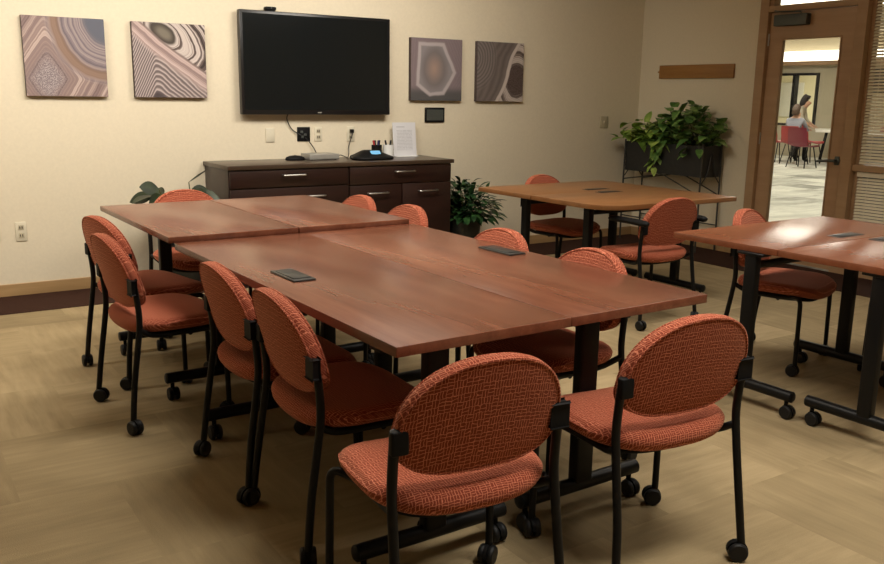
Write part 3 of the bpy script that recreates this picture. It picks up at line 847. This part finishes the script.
table('cherry table, right half of the far pair, in front of the dark cabinets', (0, 0, 0), DA, XB + .607, XB + WW, YB, YB + LB, H2, M['cherry'], 'x',
      [(1.888, 3.785), (1.888, 4.60)], [], group=G1, th=.026)
# back right group (C)
G2 = 'honey brown tables pushed together by the planter'
table('honey brown table with one rounded corner, near half of the group by the planter', (0, 0, 0), DA, 3.69, 4.90, 3.70, 4.405, H1, M['honey'], 'y',
      [(3.90, 4.07), (4.76, 4.07)], [(4.33, 4.33, .21, .065)], group=G2, radii=(.21, .01, .01, .01), colw=.06, raised=False)
table('honey brown table, far half of the group by the planter', (0, 0, 0), DA, 3.69, 4.90, 4.409, 4.99, H1, M['honey'], 'y',
      [(3.90, 4.70), (4.76, 4.70)], [(4.37, 4.50, .21, .065)], group=G2, colw=.06, raised=False)
# right group (D)
G3 = 'red brown tables pushed together by the glazed door'
table('red brown table in front of the glazed door, far half of the right pair', (0, 0, 0), DA, 3.29, 4.51, 2.255, 2.835, H1, M['rosewood'], 'y',
      [(3.30, 2.38), (4.10, 2.38)], [(3.965, 2.35, .21, .075)], group=G3, colw=.06, raised=False)
table('red brown table cut off by the photo edge, near half of the right pair', (0, 0, 0), DA, 3.29, 4.51, 1.64, 2.251, H1, M['rosewood'], 'y',
      [(3.325, 1.80), (4.10, 1.80)], [(4.04, 2.185, .21, .075)], group=G3, colw=.06, raised=False)

# ------------------------------------------------------------------ chairs
PW, FW = .227, .252      # half spacing of rear posts, front legs
def back_outline(n=56):
    pts = []
    for k in range(n):
        a = 2 * PI * k / n; c, s = math.cos(a), math.sin(a)
        e = 2.25 if s >= 0 else 2.6
        x_ = math.copysign(abs(c) ** (2 / e), c) * .221; v_ = math.copysign(abs(s) ** (2 / e), s)
        v_ = v_ * (.197 if s >= 0 else .112)
        pts.append((x_, v_))
    return pts
def seat_outline(n=56):
    pts = []
    for k in range(n):
        a = 2 * PI * k / n; c, s = math.cos(a), math.sin(a)
        e = 3.4 if s >= 0 else 3.1
        x_ = math.copysign(abs(c) ** (2 / e), c); v_ = math.copysign(abs(s) ** (2 / e), s)
        pts.append((x_ * .246, .035 + v_ * (.225 if s >= 0 else .225)))
    return pts
BZ = .602
def back_map(u, v, w_):
    z = BZ + v * .985
    y = -.170 - (v + .02) * .26 + 0.42 * u * u - w_      # +w faces the rear
    return (u, y, z)
def seat_map(u, v, w_):
    fr = max(0.0, v - .10); dish = -.010 * (1 - (u / .25) ** 2)
    return (u, v, .425 + w_ - 0.9 * fr * fr + (0.10 * max(0, -v - .05)) ** 1 * .35 + (dish if w_ > 0 else .024 * (u / .24) ** 2 + .06 * fr))
def post_path(s):
    # rear post from castor to bracket
    return smooth_path([(s * (PW + .012), -.212, .055), (s * (PW + .002), -.196, .20), (s * (PW - .002), -.172, .36), (s * (PW - .003), -.160, .46), (s * (PW - .003), -.166, .56), (s * (PW - .003), -.178, .632)], 5)
def make_chair(arms=False):
    t = thing('wheeled_chair', 'orange woven chair', 'chair')
    s = mesh_obj('seat', cushion(BM(), seat_outline(), .078, .032, seat_map, dome=.006), M['fabric'], t, ang=80)
    mesh_obj('seat_pan', cushion(BM(), [(x * .80, .035 + (y - .035) * .80) for x, y in seat_outline(40)], .014, .006, lambda u, v, w_: (u, v, .384 + w_ - 0.9 * max(0.0, v - .10) ** 2), rings=2), M['black_plastic'], t)
    bk = mesh_obj('backrest', cushion(BM(), back_outline(), .046, .020, back_map, dome=.004, back_dome=.004), M['fabric'], t, ang=80)
    for wz in (.020, -.020):
        ol = back_outline(64); pts = []
        for (u, v) in ol:
            L = math.hypot(u, v); f = 1 - .007 / L; pts.append(back_map(u * f, v * f, wz))
        mesh_obj('piping', tube(BM(), pts, .0042, 6, closed=True), M['fabric'], bk)
    for sd in (-1, 1):
        mesh_obj('rear_post', tube(BM(), post_path(sd), .0125, 12), M['black'], t)
        mesh_obj('front_leg', tube(BM(), fillet([(sd * FW, .195, .055), (sd * (FW - .004), .190, .405), (sd * .195, .12, .385), (sd * .19, -.10, .385), (sd * (PW - .002), -.162, .425)], .05, 6), .0115, 12), M['black'], t)
        # bracket clasping the back's side
        b = BM(); yb = back_map(.215, 0, 0)[1]
        box(b, sd * (PW + .010), sd * (PW - .034), -.190, -.166, BZ - .028, BZ + .032, bev=.006, seg=3)
        br = mesh_obj('back_bracket', b, M['black_plastic'], t)
        if arms:
            b = BM(); pts = [(sd * (PW + .020), -.235, .640), (sd * (PW + .022), -.20, .650), (sd * (PW + .024), -.08, .655), (sd * (PW + .022), .05, .652), (sd * (PW + .020), .085, .642)]
            tube(b, smooth_path(pts, 3), [.014, .022, .026, .027, .027, .027, .027, .027, .026, .025, .024, .020, .012], 12)
            for v in b.verts: v.co.z = .645 + (v.co.z - .645) * .72
            mesh_obj('armrest', b, M['black_plastic'], t)
        castor((sd * (PW + .012), -.212, 0), t, .030, .072, R(random.uniform(-60, 60)))
        castor((sd * FW, .195, 0), t, .030, .072, R(random.uniform(-60, 60)))
    mesh_obj('cross_rail', tube(BM(), [(-.195, .06, .378), (.195, .06, .378)], .011, 10), M['black'], t)
    return t
plain = make_chair(False); armed = make_chair(True)
used = {0: False, 1: False}
def place_chair(x, y, deg, label, group, arms=0):
    """x, y = middle between the rear castors"""
    src = armed if arms else plain
    o = src if not used[arms] else copy_tree(src)
    used[arms] = True
    a = R(deg); o.rotation_euler = (0, 0, a); o.location = (x - math.sin(a) * .212, y + math.cos(a) * .212, 0)
    if o is not src:
        for ch in o.children:
            if ch.name.startswith('castor'): ch.rotation_euler = (0, 0, random.uniform(-2.5, 2.5))
    tag(o, label, 'chair', group)
    return o
GC = 'orange woven chairs around the big middle tables'
place_chair(1.138, 1.524, -6, 'orange woven chair at the near end of the middle tables, left of the two there', GC)
place_chair(1.854, 1.535, -6, 'orange woven chair at the near end of the middle tables, right of the two there', GC)
place_chair(.966, 2.392, -92, 'orange woven chair on the left side of the middle tables, nearest the camera', GC)
place_chair(.960, 2.880, -90, 'orange woven chair on the left side of the middle tables, second from the near end', GC)
place_chair(.768, 3.707, -86, 'orange woven chair on the left side, pulled out, third from the near end', GC)
place_chair(.860, 4.270, -79, 'orange woven chair on the left side, farthest from the camera', GC)
place_chair(1.555, 5.225, 180, 'orange woven chair at the far end of the middle tables beside the low plant', GC)
place_chair(2.325, 2.46, 90, 'orange woven chair tucked in on the right side, nearest the camera', GC)
place_chair(2.325, 3.05, 90, 'orange woven chair tucked in on the right side behind the right power unit', GC)
place_chair(2.395, 3.975, 90, 'orange woven chair back showing over the far tables, right of the two before the cabinets', GC)
place_chair(2.375, 4.495, 90, 'orange woven chair back showing over the far tables, left of the two before the cabinets', GC)
GR = 'orange woven chairs around the right hand tables'
place_chair(4.03, 3.585, -1, 'orange woven chair with armrests drawn up to the near side of the honey brown tables', GR, 1)
place_chair(4.27, 5.145, 188, 'orange woven chair behind the honey brown tables against the back wall', GR)
place_chair(3.94, 3.005, 197, 'orange woven chair between the red brown tables and the glazed door', GR)
place_chair(4.60, 2.15, 90, 'orange woven chair at the right end of the red brown tables, mostly hidden', GR)

# ------------------------------------------------------------------ television and wall things
t = thing('television', 'large black flat television on the back wall', 'television', (2.964, W, 1.213))
tw, thh = .628, .752
mesh_obj('housing', bx(-tw, tw, -.085, -.030, 0, thh, bev=.006), M['bezel'], t)
mesh_obj('screen', bx(-tw + .022, tw - .022, -.0865, -.083, .035, thh - .022), M['screen'], t, smooth=False)
mesh_obj('wall_mount', bx(-.22, .22, -.032, 0, .2, .55), M['black'], t)
b = BM(); box(b, -.018, .018, -.0862, -.084, .012, .020, bev=.001)
mesh_obj('logo_badge', b, M['silver'], t)
t = thing('webcam', 'small black webcam clipped on the top edge of the television', 'webcam', (2.58, W - .06, 1.965))
mesh_obj('webcam_body', bx(-.042, .042, -.035, .02, .004, .030, bev=.008), M['black_plastic'], t)
mesh_obj('clip', bx(-.03, .03, -.03, .018, .0, .006), M['black_plastic'], t)
b = lathe(BM(), [(.010, 0), (.010, .006), (.006, .008)], 14); bmesh.ops.rotate(b, verts=b.verts[:], cent=(0, 0, 0), matrix=Matrix.Rotation(PI / 2, 3, 'X')); bmesh.ops.translate(b, verts=b.verts[:], vec=(0, -.034, .018))
mesh_obj('lens', b, M['screen'], t)

arts = [(0.892, 'leftmost, with a pointed arch of bands and a blue grey corner'), (1.582, 'left of the television, with fine stripes and a dark eye'),
        (3.818, 'right of the television, with a pale six sided outline'), (4.489, 'rightmost, with a pale diagonal band over dark swirls')]
for i, (x, lab) in enumerate(arts):
    t = thing('canvas_print', 'square mauve agate canvas ' + lab, 'picture', (x, W - .040, 1.33), 0, 'agate canvas prints on the back wall')
    mesh_obj('canvas_frame', bx(0, .51, 0.0005, .040, 0, .51, bev=.003), M['canvas_side'], t)
    mesh_obj('printed_face', bx(.001, .509, -.001, .002, .001, .509), canvas_mat(i + 1), t, smooth=False)

def outlet(x0, x1, z0, z1, label, kind='duplex', mat='plate', wall='back', y=None):
    cx, cz = (x0 + x1) / 2, (z0 + z1) / 2; hw, hh = abs(x1 - x0) / 2, abs(z1 - z0) / 2
    t = thing('wall_plate' if kind != 'duplex' else 'wall_outlet', label, 'outlet' if kind != 'switch' else 'switch', (cx, W, cz), 0)
    mesh_obj('cover_plate', bx(-hw, hw, -.008, 0, -hh, hh, bev=.004), M['socket' if kind == 'switch' else mat], t)
    if kind == 'duplex':
        for s in (-1, 1):
            o = mesh_obj('socket', bx(-hw * .5, hw * .5, -.010, -.006, s * hh * .42 - hh * .27, s * hh * .42 + hh * .27, bev=.003), M['socket'], t)
            b = BM()
            for q in (-1, 1): box(b, q * hw * .2 - .003, q * hw * .2 + .003, -.0106, -.009, s * hh * .42 - .007, s * hh * .42 + .009)
            mesh_obj('slots', b, M['slot'], o)
    elif kind == 'switch':
        mesh_obj('toggle', bx(-.008, .008, -.018, -.006, -.016, .016, bev=.003), M['socket'], t)
    elif kind == 'data':
        for (px, pz) in ((-.018, .018), (.012, -.004), (-.012, -.02)):
            o = mesh_obj('jack', bx(px - .011, px + .011, -.013, -.007, pz - .009, pz + .009, bev=.002), M['gunmetal'], t)
        lab = None
    return t
outlet(2.545, 2.618, 1.003, 1.110, 'blank ivory wall plate under the television, left of the black box', 'blank')
t = outlet(2.805, 2.915, 1.005, 1.116, 'square black connection box on the wall under the television', 'data', 'black_plastic')
outlet(2.952, 3.019, 1.005, 1.115, 'ivory outlet just right of the black connection box')
outlet(3.238, 3.308, .998, 1.118, 'ivory outlet above the conference phone with a cord plugged in')
outlet(.757, .826, .372, .502, 'ivory outlet low on the wall left of the tables')
outlet(.600, .664, .380, .508, 'ivory outlet low on the wall at the left edge of the photo')
outlet(6.0, 6.105, 1.088, 1.20, 'beige switch plate near the corner above the planter', 'switch')
t = thing('wall_panel', 'dark grey control panel on the wall below the agate pictures', 'control panel', (4.076, W, 1.211))
mesh_obj('panel_frame', bx(-.098, .098, -.016, 0, -.062, .062, bev=.004), M['black_plastic'], t)
mesh_obj('display', bx(-.084, .084, -.0175, -.014, -.046, .046), M['gunmetal'], t, smooth=False)
b = bx(D - .024, D, 5.225, 6.105, 1.566, 1.690, bev=.003)
t = mesh_obj('coat_rail', b, M['strip_wood']); tag(t, 'plain oak strip fixed on the wall above the planter', 'wood strip')
mesh_obj('end_knob', lathe(BM(), [(.008, 0), (.012, .01), (.006, .016)], 12, D - .02, 6.112, 1.62), M['strip_wood'], t)

# cables
o = mesh_obj('cable', tube(BM(), smooth_path([(2.72, W - .045, 1.225), (2.715, W - .02, 1.18), (2.75, W - .015, 1.11), (2.80, W - .016, 1.07), (2.84, W - .022, 1.05)], 5), .004, 6), M['cable'])
tag(o, 'black cord hanging from the television to the black connection box', 'cable')
o = mesh_obj('cable', tube(BM(), smooth_path([(2.868, W - .020, 1.036), (2.90, W - .024, 1.0), (2.935, W - .03, .95), (2.945, W - .06, .905), (2.945, W - .075, .89)], 5), .004, 6), M['cable'])
tag(o, 'dark cord from the black connection box down to the silver box', 'cable')
o = mesh_obj('cable', tube(BM(), smooth_path([(3.276, W - .024, 1.082), (3.27, W - .035, 1.05), (3.245, W - .03, .97), (3.23, W - .05, .90), (3.19, W - .10, .8785), (3.12, W - .12, .90), (3.075, W - .11, .8785), (3.06, W - .12, .885)], 5), .0038, 6), M['cable'])
tag(o, 'black cord looping from the right outlet onto the dark worktop', 'cable')
b = bx(3.262, 3.290, W - .034, W - .0105, 1.068, 1.096, bev=.004)
tag(mesh_obj('plug', b, M['black_plastic']), 'black plug in the outlet above the conference phone', 'plug')

# ------------------------------------------------------------------ cabinets
ZC = .873
YC = W - .520
o = mesh_obj('worktop', bx(2.050, 3.935, YC - .012, W - .002, ZC - .030, ZC, bev=.003), M['espresso_top']); tag(o, 'long dark worktop over both low cabinets under the television', 'worktop')
GK = 'dark low cabinets under the television'
def bar_handle(parent, x, z, wd=.17):
    b = tube(BM(), fillet([(x - wd / 2, YC, z), (x - wd / 2, YC - .034, z), (x + wd / 2, YC - .034, z), (x + wd / 2, YC, z)], .01, 3), .0065, 8)
    h = mesh_obj('handle', b, M['chrome'], parent); h['label'] = 'brushed metal bar handle'
def front(parent, name, x0, x1, z0, z1, hx, hz):
    d_ = mesh_obj(name, bx(x0 + .003, x1 - .003, YC - .002, YC + .018, z0 + .003, z1 - .003, bev=.002), M['espresso'], parent)
    bar_handle(d_, hx, hz); return d_
c = thing('storage_cabinet', 'dark brown lateral file cabinet, left of the two under the television', 'cabinet', (0, 0, 0), 0, GK)
mesh_obj('cabinet_body', bx(2.062, 2.990, YC + .019, W - .004, .0, ZC - .031, bev=.002), M['espresso'], c)
front(c, 'drawer', 2.066, 2.986, .71, .838, 2.545, .797); front(c, 'drawer', 2.066, 2.986, .39, .707, 2.70, .640); front(c, 'drawer', 2.066, 2.986, .07, .387, 2.545, .33)
c = thing('storage_cabinet', 'dark brown drawer cabinet, right of the two, beside the leafy pot plant', 'cabinet', (0, 0, 0), 0, GK)
mesh_obj('cabinet_body', bx(2.993, 3.918, YC + .019, W - .004, .0, ZC - .031, bev=.002), M['espresso'], c)
front(c, 'drawer', 2.997, 3.914, .70, .838, 3.475, .793)
front(c, 'drawer', 2.997, 3.452, .39, .697, 3.235, .634); front(c, 'drawer', 2.997, 3.452, .07, .387, 3.235, .33)
front(c, 'door', 3.456, 3.914, .07, .697, 3.69, .634)

# things on the worktop
t = thing('conference_phone', 'black three lobed conference phone with blue lit display on the worktop', 'phone', (3.30, W - .27, ZC), R(8))
b = BM(); n = 60; rings = []
for (s, z) in ((1.0, 0.0), (1.03, .012), (1.0, .022), (.80, .035), (.55, .055), (.38, .068), (.30, .070)):
    rings.append([b.verts.new((s * .19 * (1 - .26 * (1 - math.cos(3 * (2 * PI * k / n - PI / 2))) / 2) * math.cos(2 * PI * k / n), s * .19 * (1 - .26 * (1 - math.cos(3 * (2 * PI * k / n - PI / 2))) / 2) * math.sin(2 * PI * k / n), z)) for k in range(n)])
for A, B_ in zip(rings, rings[1:]):
    for k in range(n): b.faces.new((A[k], A[(k + 1) % n], B_[(k + 1) % n], B_[k]))
b.faces.new(rings[0][::-1]); b.faces.new(rings[-1])
mesh_obj('phone_body', b, M['black_plastic'], t)
b = bx(-.045, .045, -.004, .004, -.022, .022, bev=.002)
o = mesh_obj('display', b, M['lcd'], t, loc=(-.0, -.085, .052), rot=(R(-42), 0, 0)); o['label'] = 'blue lit display'
b = BM()
for i in range(3):
    for j in range(4): box(b, -.03 + i * .024, -.012 + i * .024, -.075 - .0 - j * .016, -.063 - j * .016, 0, .003, bev=.001)
mesh_obj('keypad', b, M['gunmetal'], t, loc=(-.003, -.035, .036), rot=(R(20), 0, 0))
t = thing('remote_puck', 'small black rounded device on the worktop left of the silver box', 'device', (2.72, W - .15, ZC))
b = BM(); rings = []; n = 28
for (s, z) in ((1, 0), (1.04, .010), (.95, .022), (.6, .032), (.2, .035)): rings.append([b.verts.new((s * .075 * math.cos(2 * PI * k / n), s * .048 * math.sin(2 * PI * k / n), z)) for k in range(n)])
for A, B_ in zip(rings, rings[1:]):
    for k in range(n): b.faces.new((A[k], A[(k + 1) % n], B_[(k + 1) % n], B_[k]))
b.faces.new(rings[0][::-1]); b.faces.new(rings[-1]); mesh_obj('puck_body', b, M['black_plastic'], t)
mesh_obj('button', lathe(BM(), [(.010, .034), (.010, .038)], 12), M['gunmetal'], t)
t = thing('media_box', 'flat silver box on the worktop under the television', 'media box', (2.93, W - .15, ZC))
mesh_obj('box_body', bx(-.125, .125, -.085, .085, .004, .046, bev=.004), M['silver'], t)
mesh_obj('front_panel', bx(-.10, .12, -.087, -.084, .012, .038), M['silver'], t)
b = BM()
for sx in (-1, 1):
    for sy in (-1, 1): lathe(b, [(.008, 0), (.008, .005)], 10, sx * .10, sy * .065, 0)
mesh_obj('rubber_feet', b, M['rubber'], t)
def pen_cup(x, y, mat, label, r, h):
    t = thing('pen_cup', label, 'pen cup', (x, y, ZC), 0, 'pen cups on the worktop')
    b = lathe(BM(), [(r * .9, 0), (r, .004), (r, h), (r - .003, h), (r - .004, .006), (.002, .006)], 20, cap_t=True)
    mesh_obj('cup_body', b, mat, t); return t
pen_cup(3.455, W - .11, M['black_plastic'], 'black pen cup behind the conference phone', .043, .10)
pen_cup(3.556, W - .12, M['white'], 'white pen cup between the black cup and the printed sheet', .044, .10)
def pen(x, y, dx, dy, cap, label, grp):
    t = thing('marker_pen', label, 'pen', (x, y, ZC + .012), 0, grp)
    p0 = Vector((0, 0, 0)); p1 = Vector((dx, dy, .125)); u_ = p1 - p0
    mesh_obj('barrel', tube(BM(), [p0, p0 + u_ * .68], .0055, 8), M['white'] if cap != 'dark' else M['pen_dark'], t)
    mesh_obj('cap', tube(BM(), [p0 + u_ * .66, p0 + u_ * .98, p1], [.0078, .0078, .005], 8), M['pen_' + cap], t)
for (dx, dy, cap, lab) in ((-.022, .004, 'red', 'red capped pen in the black cup'), (-.006, .012, 'dark', 'dark pen upright in the middle of the black cup'), (.010, -.004, 'navy', 'navy capped pen in the black cup'), (.024, .006, 'dark', 'dark pen leaning right in the black cup')):
    pen(3.455 + dx * .3, W - .11 + dy * .3, dx, dy, cap, lab, 'pens in the black cup')
for (dx, dy, cap, lab) in ((-.018, .004, 'dark', 'dark capped marker leaning left in the white cup'), (.018, -.004, 'dark', 'dark capped marker leaning right in the white cup')):
    pen(3.556 + dx * .3, W - .12 + dy * .3, dx, dy, cap, lab, 'markers in the white cup')
t = thing('sign_holder', 'upright white printed sheet in a clear stand at the worktop end', 'sign', (3.628, W - .09, ZC))
b = BM(); box(b, 0, .220, -.045, .05, .0, .004)
mesh_obj('stand_base', b, M['white'], t)
sh = mesh_obj('printed_sheet', bx(0, .220, -.001, .003, .0, .275), M['page'], t, smooth=False, loc=(0, 0, .004), rot=(R(-6), 0, 0))

# ------------------------------------------------------------------ plants
def leaf(bm, base, direc, L, wd, droop=.3, up=Vector((0, 0, 1)), fold=.15, heart=False, n=7):
    d = Vector(direc).normalized(); s = d.cross(up)
    if s.length < .05: s = Vector((1, 0, 0))
    s.normalize(); nrm = s.cross(d).normalized()
    rows = []; P = Vector(base)
    for k in range(n + 1):
        q = k / n
        p = P + d * (L * q) + Vector((0, 0, -1)) * (droop * L * q * q)
        if heart: ww = wd * (math.sin(PI * min(1, q * .80 + .20)) ** .8) * (1 - .12 * q)
        else: ww = wd * math.sin(PI * (q * .93 + .05)) ** .9
        if k == n: ww = wd * .02
        rows.append((bm.verts.new(p - s * ww + nrm * fold * ww), bm.verts.new(p), bm.verts.new(p + s * ww + nrm * fold * ww)))
    for A, B_ in zip(rows, rows[1:]):
        bm.faces.new((A[0], A[1], B_[1], B_[0])); bm.faces.new((A[1], A[2], B_[2], B_[1]))
def rnd(a, b_): return random.uniform(a, b_)

# planter stand with two pothos
PX0, PX1, PY0, PY1 = 6.225, 6.465, 5.27, 6.22
t = thing('planter_stand', 'black metal trough planter on thin iron legs in the room corner', 'planter', ((PX0 + PX1) / 2, (PY0 + PY1) / 2, 0))
hx, hy = (PX1 - PX0) / 2, (PY1 - PY0) / 2
b = BM()
box(b, -hx, hx, -hy, hy, .685, .700)
for (a0, a1, c0, c1) in ((-hx, -hx + .008, -hy, hy), (hx - .008, hx, -hy, hy), (-hx + .008, hx - .008, -hy, -hy + .008), (-hx + .008, hx - .008, hy - .008, hy)): box(b, a0, a1, c0, c1, .70, .965)
mesh_obj('trough', b, M['trough'], t, smooth=False)
mesh_obj('soil', bx(-hx + .008, hx - .008, -hy + .008, hy - .008, .90, .935), M['soil'], t)
for sx in (-1, 1):
    for sy in (-1, 1):
        mesh_obj('leg', tube(BM(), [(sx * (hx + .012), sy * (hy + .005), 0), (sx * (hx + .010), sy * (hy + .005), .68), (sx * (hx + .006), sy * (hy + .004), .985)], .0085, 8), M['iron'], t)
for sx in (-1, 1):
    mesh_obj('brace', tube(BM(), smooth_path([(sx * (hx + .010), -hy, .52), (sx * (hx + .01), -hy * .3, .64), (sx * (hx + .004), 0, .68), (sx * (hx + .01), hy * .3, .655), (sx * (hx + .010), hy, .60)], 5), .006, 8), M['iron'], t)
    mesh_obj('rail', tube(BM(), [(sx * (hx + .010), -hy, .24), (sx * (hx + .010), hy, .24)], .006, 8), M['iron'], t)
for sy in (-1, 1):
    b = BM(); tube(b, smooth_path([(-hx - .008, sy * (hy + .006), .62), (-hx * .4, sy * (hy + .008), .72), (0, sy * (hy + .01), .90), (hx * .4, sy * (hy + .008), .72), (hx + .008, sy * (hy + .006), .62)], 5), .005, 8)
    mesh_obj('scroll', b, M['iron'], t)
def pothos(cx, cy, spread_y, n, mat, label, vines, hh):
    p = thing('trailing_plant', label, 'plant', (cx, cy, .936), 0, 'trailing plants in the trough planter')
    b = BM(); bs = BM()
    for i in range(n):
        a = rnd(0, 2 * PI); ry = rnd(-1, 1); rr = rnd(0, 1) ** .6
        bx0 = Vector((rnd(-.07, .06), ry * spread_y * .75, 0.0))
        env = max(.15, 1 - (abs(ry)) ** 2.2 * .65)
        top = Vector((max(-.30, min(.085, bx0.x - rnd(-.12, .22))), ry * spread_y, rnd(.03, hh) * env + .03))
        d = Vector((-rnd(.0, 1.0) + .25, rnd(-.8, .8), rnd(-.3, .6)))
        L = rnd(.09, .145)
        tip = top + d.normalized() * L
        if tip.x > .095: d.x = -abs(d.x)
        if i % 3 == 0: tube(bs, [bx0, (bx0 + top) / 2 + Vector((0, 0, .03)), top], .0028, 5)
        leaf(b, top, d, L, L * rnd(.34, .46), rnd(.15, .6), heart=True, fold=.22)
    for (vy, vl) in vines:
        q = Vector((-.14, vy, .05)); pts = [Vector((-.05, vy, .03)), q]
        for k in range(int(vl / .05)):
            q = q + Vector((rnd(-.008, .003), rnd(-.02, .02), -.05)); pts.append(q.copy())
            for _ in range(2): leaf(b, q, (rnd(-1, -.1), rnd(-1, 1), rnd(-.8, .1)), rnd(.06, .10), rnd(.024, .036), .4, heart=True, fold=.2)
        tube(bs, pts, .003, 5)
    mesh_obj('stems', bs, M['stem'], p); mesh_obj('foliage', b, mat, p, ang=80)
pothos(6.345, 5.99, .24, 110, M['leaf_pothos_l'], 'yellow green trailing plant at the left end of the trough planter', ((-.17, .25),), .20)
pothos(6.345, 5.51, .31, 210, M['leaf_pothos'], 'taller mid green trailing plant at the right end of the trough planter', ((.24, .18), (-.06, .12), (-.2, .08)), .36)

# pot plant right of the cabinets
t = thing('pot_plant', 'bushy dark green pot plant on the floor right of the cabinets', 'plant', (4.13, 5.97, 0))
mesh_obj('pot', lathe(BM(), [(.105, 0), (.115, .01), (.145, .36), (.152, .40), (.140, .40), (.132, .36), (.01, .35)], 28), M['pot'], t)
mesh_obj('soil', lathe(BM(), [(.133, .36), (.128, .372), (.02, .38)], 24), M['soil'], t)
b = BM(); bs = BM()
for i in range(420):
    a = rnd(0, 2 * PI); el = rnd(.0, 1.45); L0 = rnd(.08, .27)
    st = Vector((math.cos(a) * .06 * rnd(0, 1), math.sin(a) * .06 * rnd(0, 1), .37))
    d0 = Vector((math.cos(a) * math.cos(el), math.sin(a) * math.cos(el), math.sin(el) * 1.15))
    p1 = st + d0 * L0
    d = Vector((d0.x + rnd(-.4, .4), d0.y + rnd(-.4, .4), d0.z * .3 + rnd(-.35, .2)))
    if i % 4 == 0: tube(bs, [st, p1], .003, 5)
    L = rnd(.08, .13)
    tip = p1 + d.normalized() * L
    if tip.y > .36: continue
    if tip.x < -.19: d.x = abs(d.x); p1.x = max(p1.x, -.12)
    leaf(b, p1, d, L, L * rnd(.17, .25), rnd(.1, .45), fold=.25)
mesh_obj('stems', bs, M['stem'], t); mesh_obj('foliage', b, M['leaf_dark'], t, ang=80)

# low plant behind the far chair
t = thing('pot_plant', 'low broad leaved pot plant by the wall behind the far end chair', 'plant', (1.76, 6.0, 0))
mesh_obj('pot', lathe(BM(), [(.10, 0), (.11, .01), (.14, .30), (.146, .33), (.135, .33), (.128, .30), (.01, .29)], 28), M['pot'], t)
mesh_obj('soil', lathe(BM(), [(.128, .295), (.12, .305), (.02, .31)], 24), M['soil'], t)
b = BM(); bs = BM()
specs = []
for k in range(26):
    specs.append((rnd(0, 360), rnd(.05, .20), rnd(.22, .42), rnd(.13, .18)))
specs += [(195, .24, .38, .17), (170, .22, .38, .16), (215, .2, .36, .16)]
for (a, rr, hz, L) in specs:
    a = R(a); p0 = Vector((0, 0, .30)); p1 = Vector((math.cos(a) * rr * .5, math.sin(a) * rr * .5, .30 + hz * .7)); p2 = Vector((math.cos(a) * rr * .8, math.sin(a) * rr * .8, .30 + hz))
    tube(bs, smooth_path([p0, p1, p2], 3), .004, 5)
    leaf(b, p2, (math.cos(a), math.sin(a), rnd(-.25, .25)), L, L * .34, rnd(.0, .5), up=Vector((rnd(-.6, .6), rnd(-1.4, .2), .6)), fold=.12, n=9)
p2 = Vector((.06, -.02, .76)); tube(bs, smooth_path([(0, 0, .3), (.07, 0, .58), p2], 3), .004, 5); leaf(b, p2, (.9, -.1, .45), .15, .022, -.15, fold=.4, n=9)
mesh_obj('stems', bs, M['stem'], t); mesh_obj('foliage', b, M['leaf_lily'], t, ang=80)
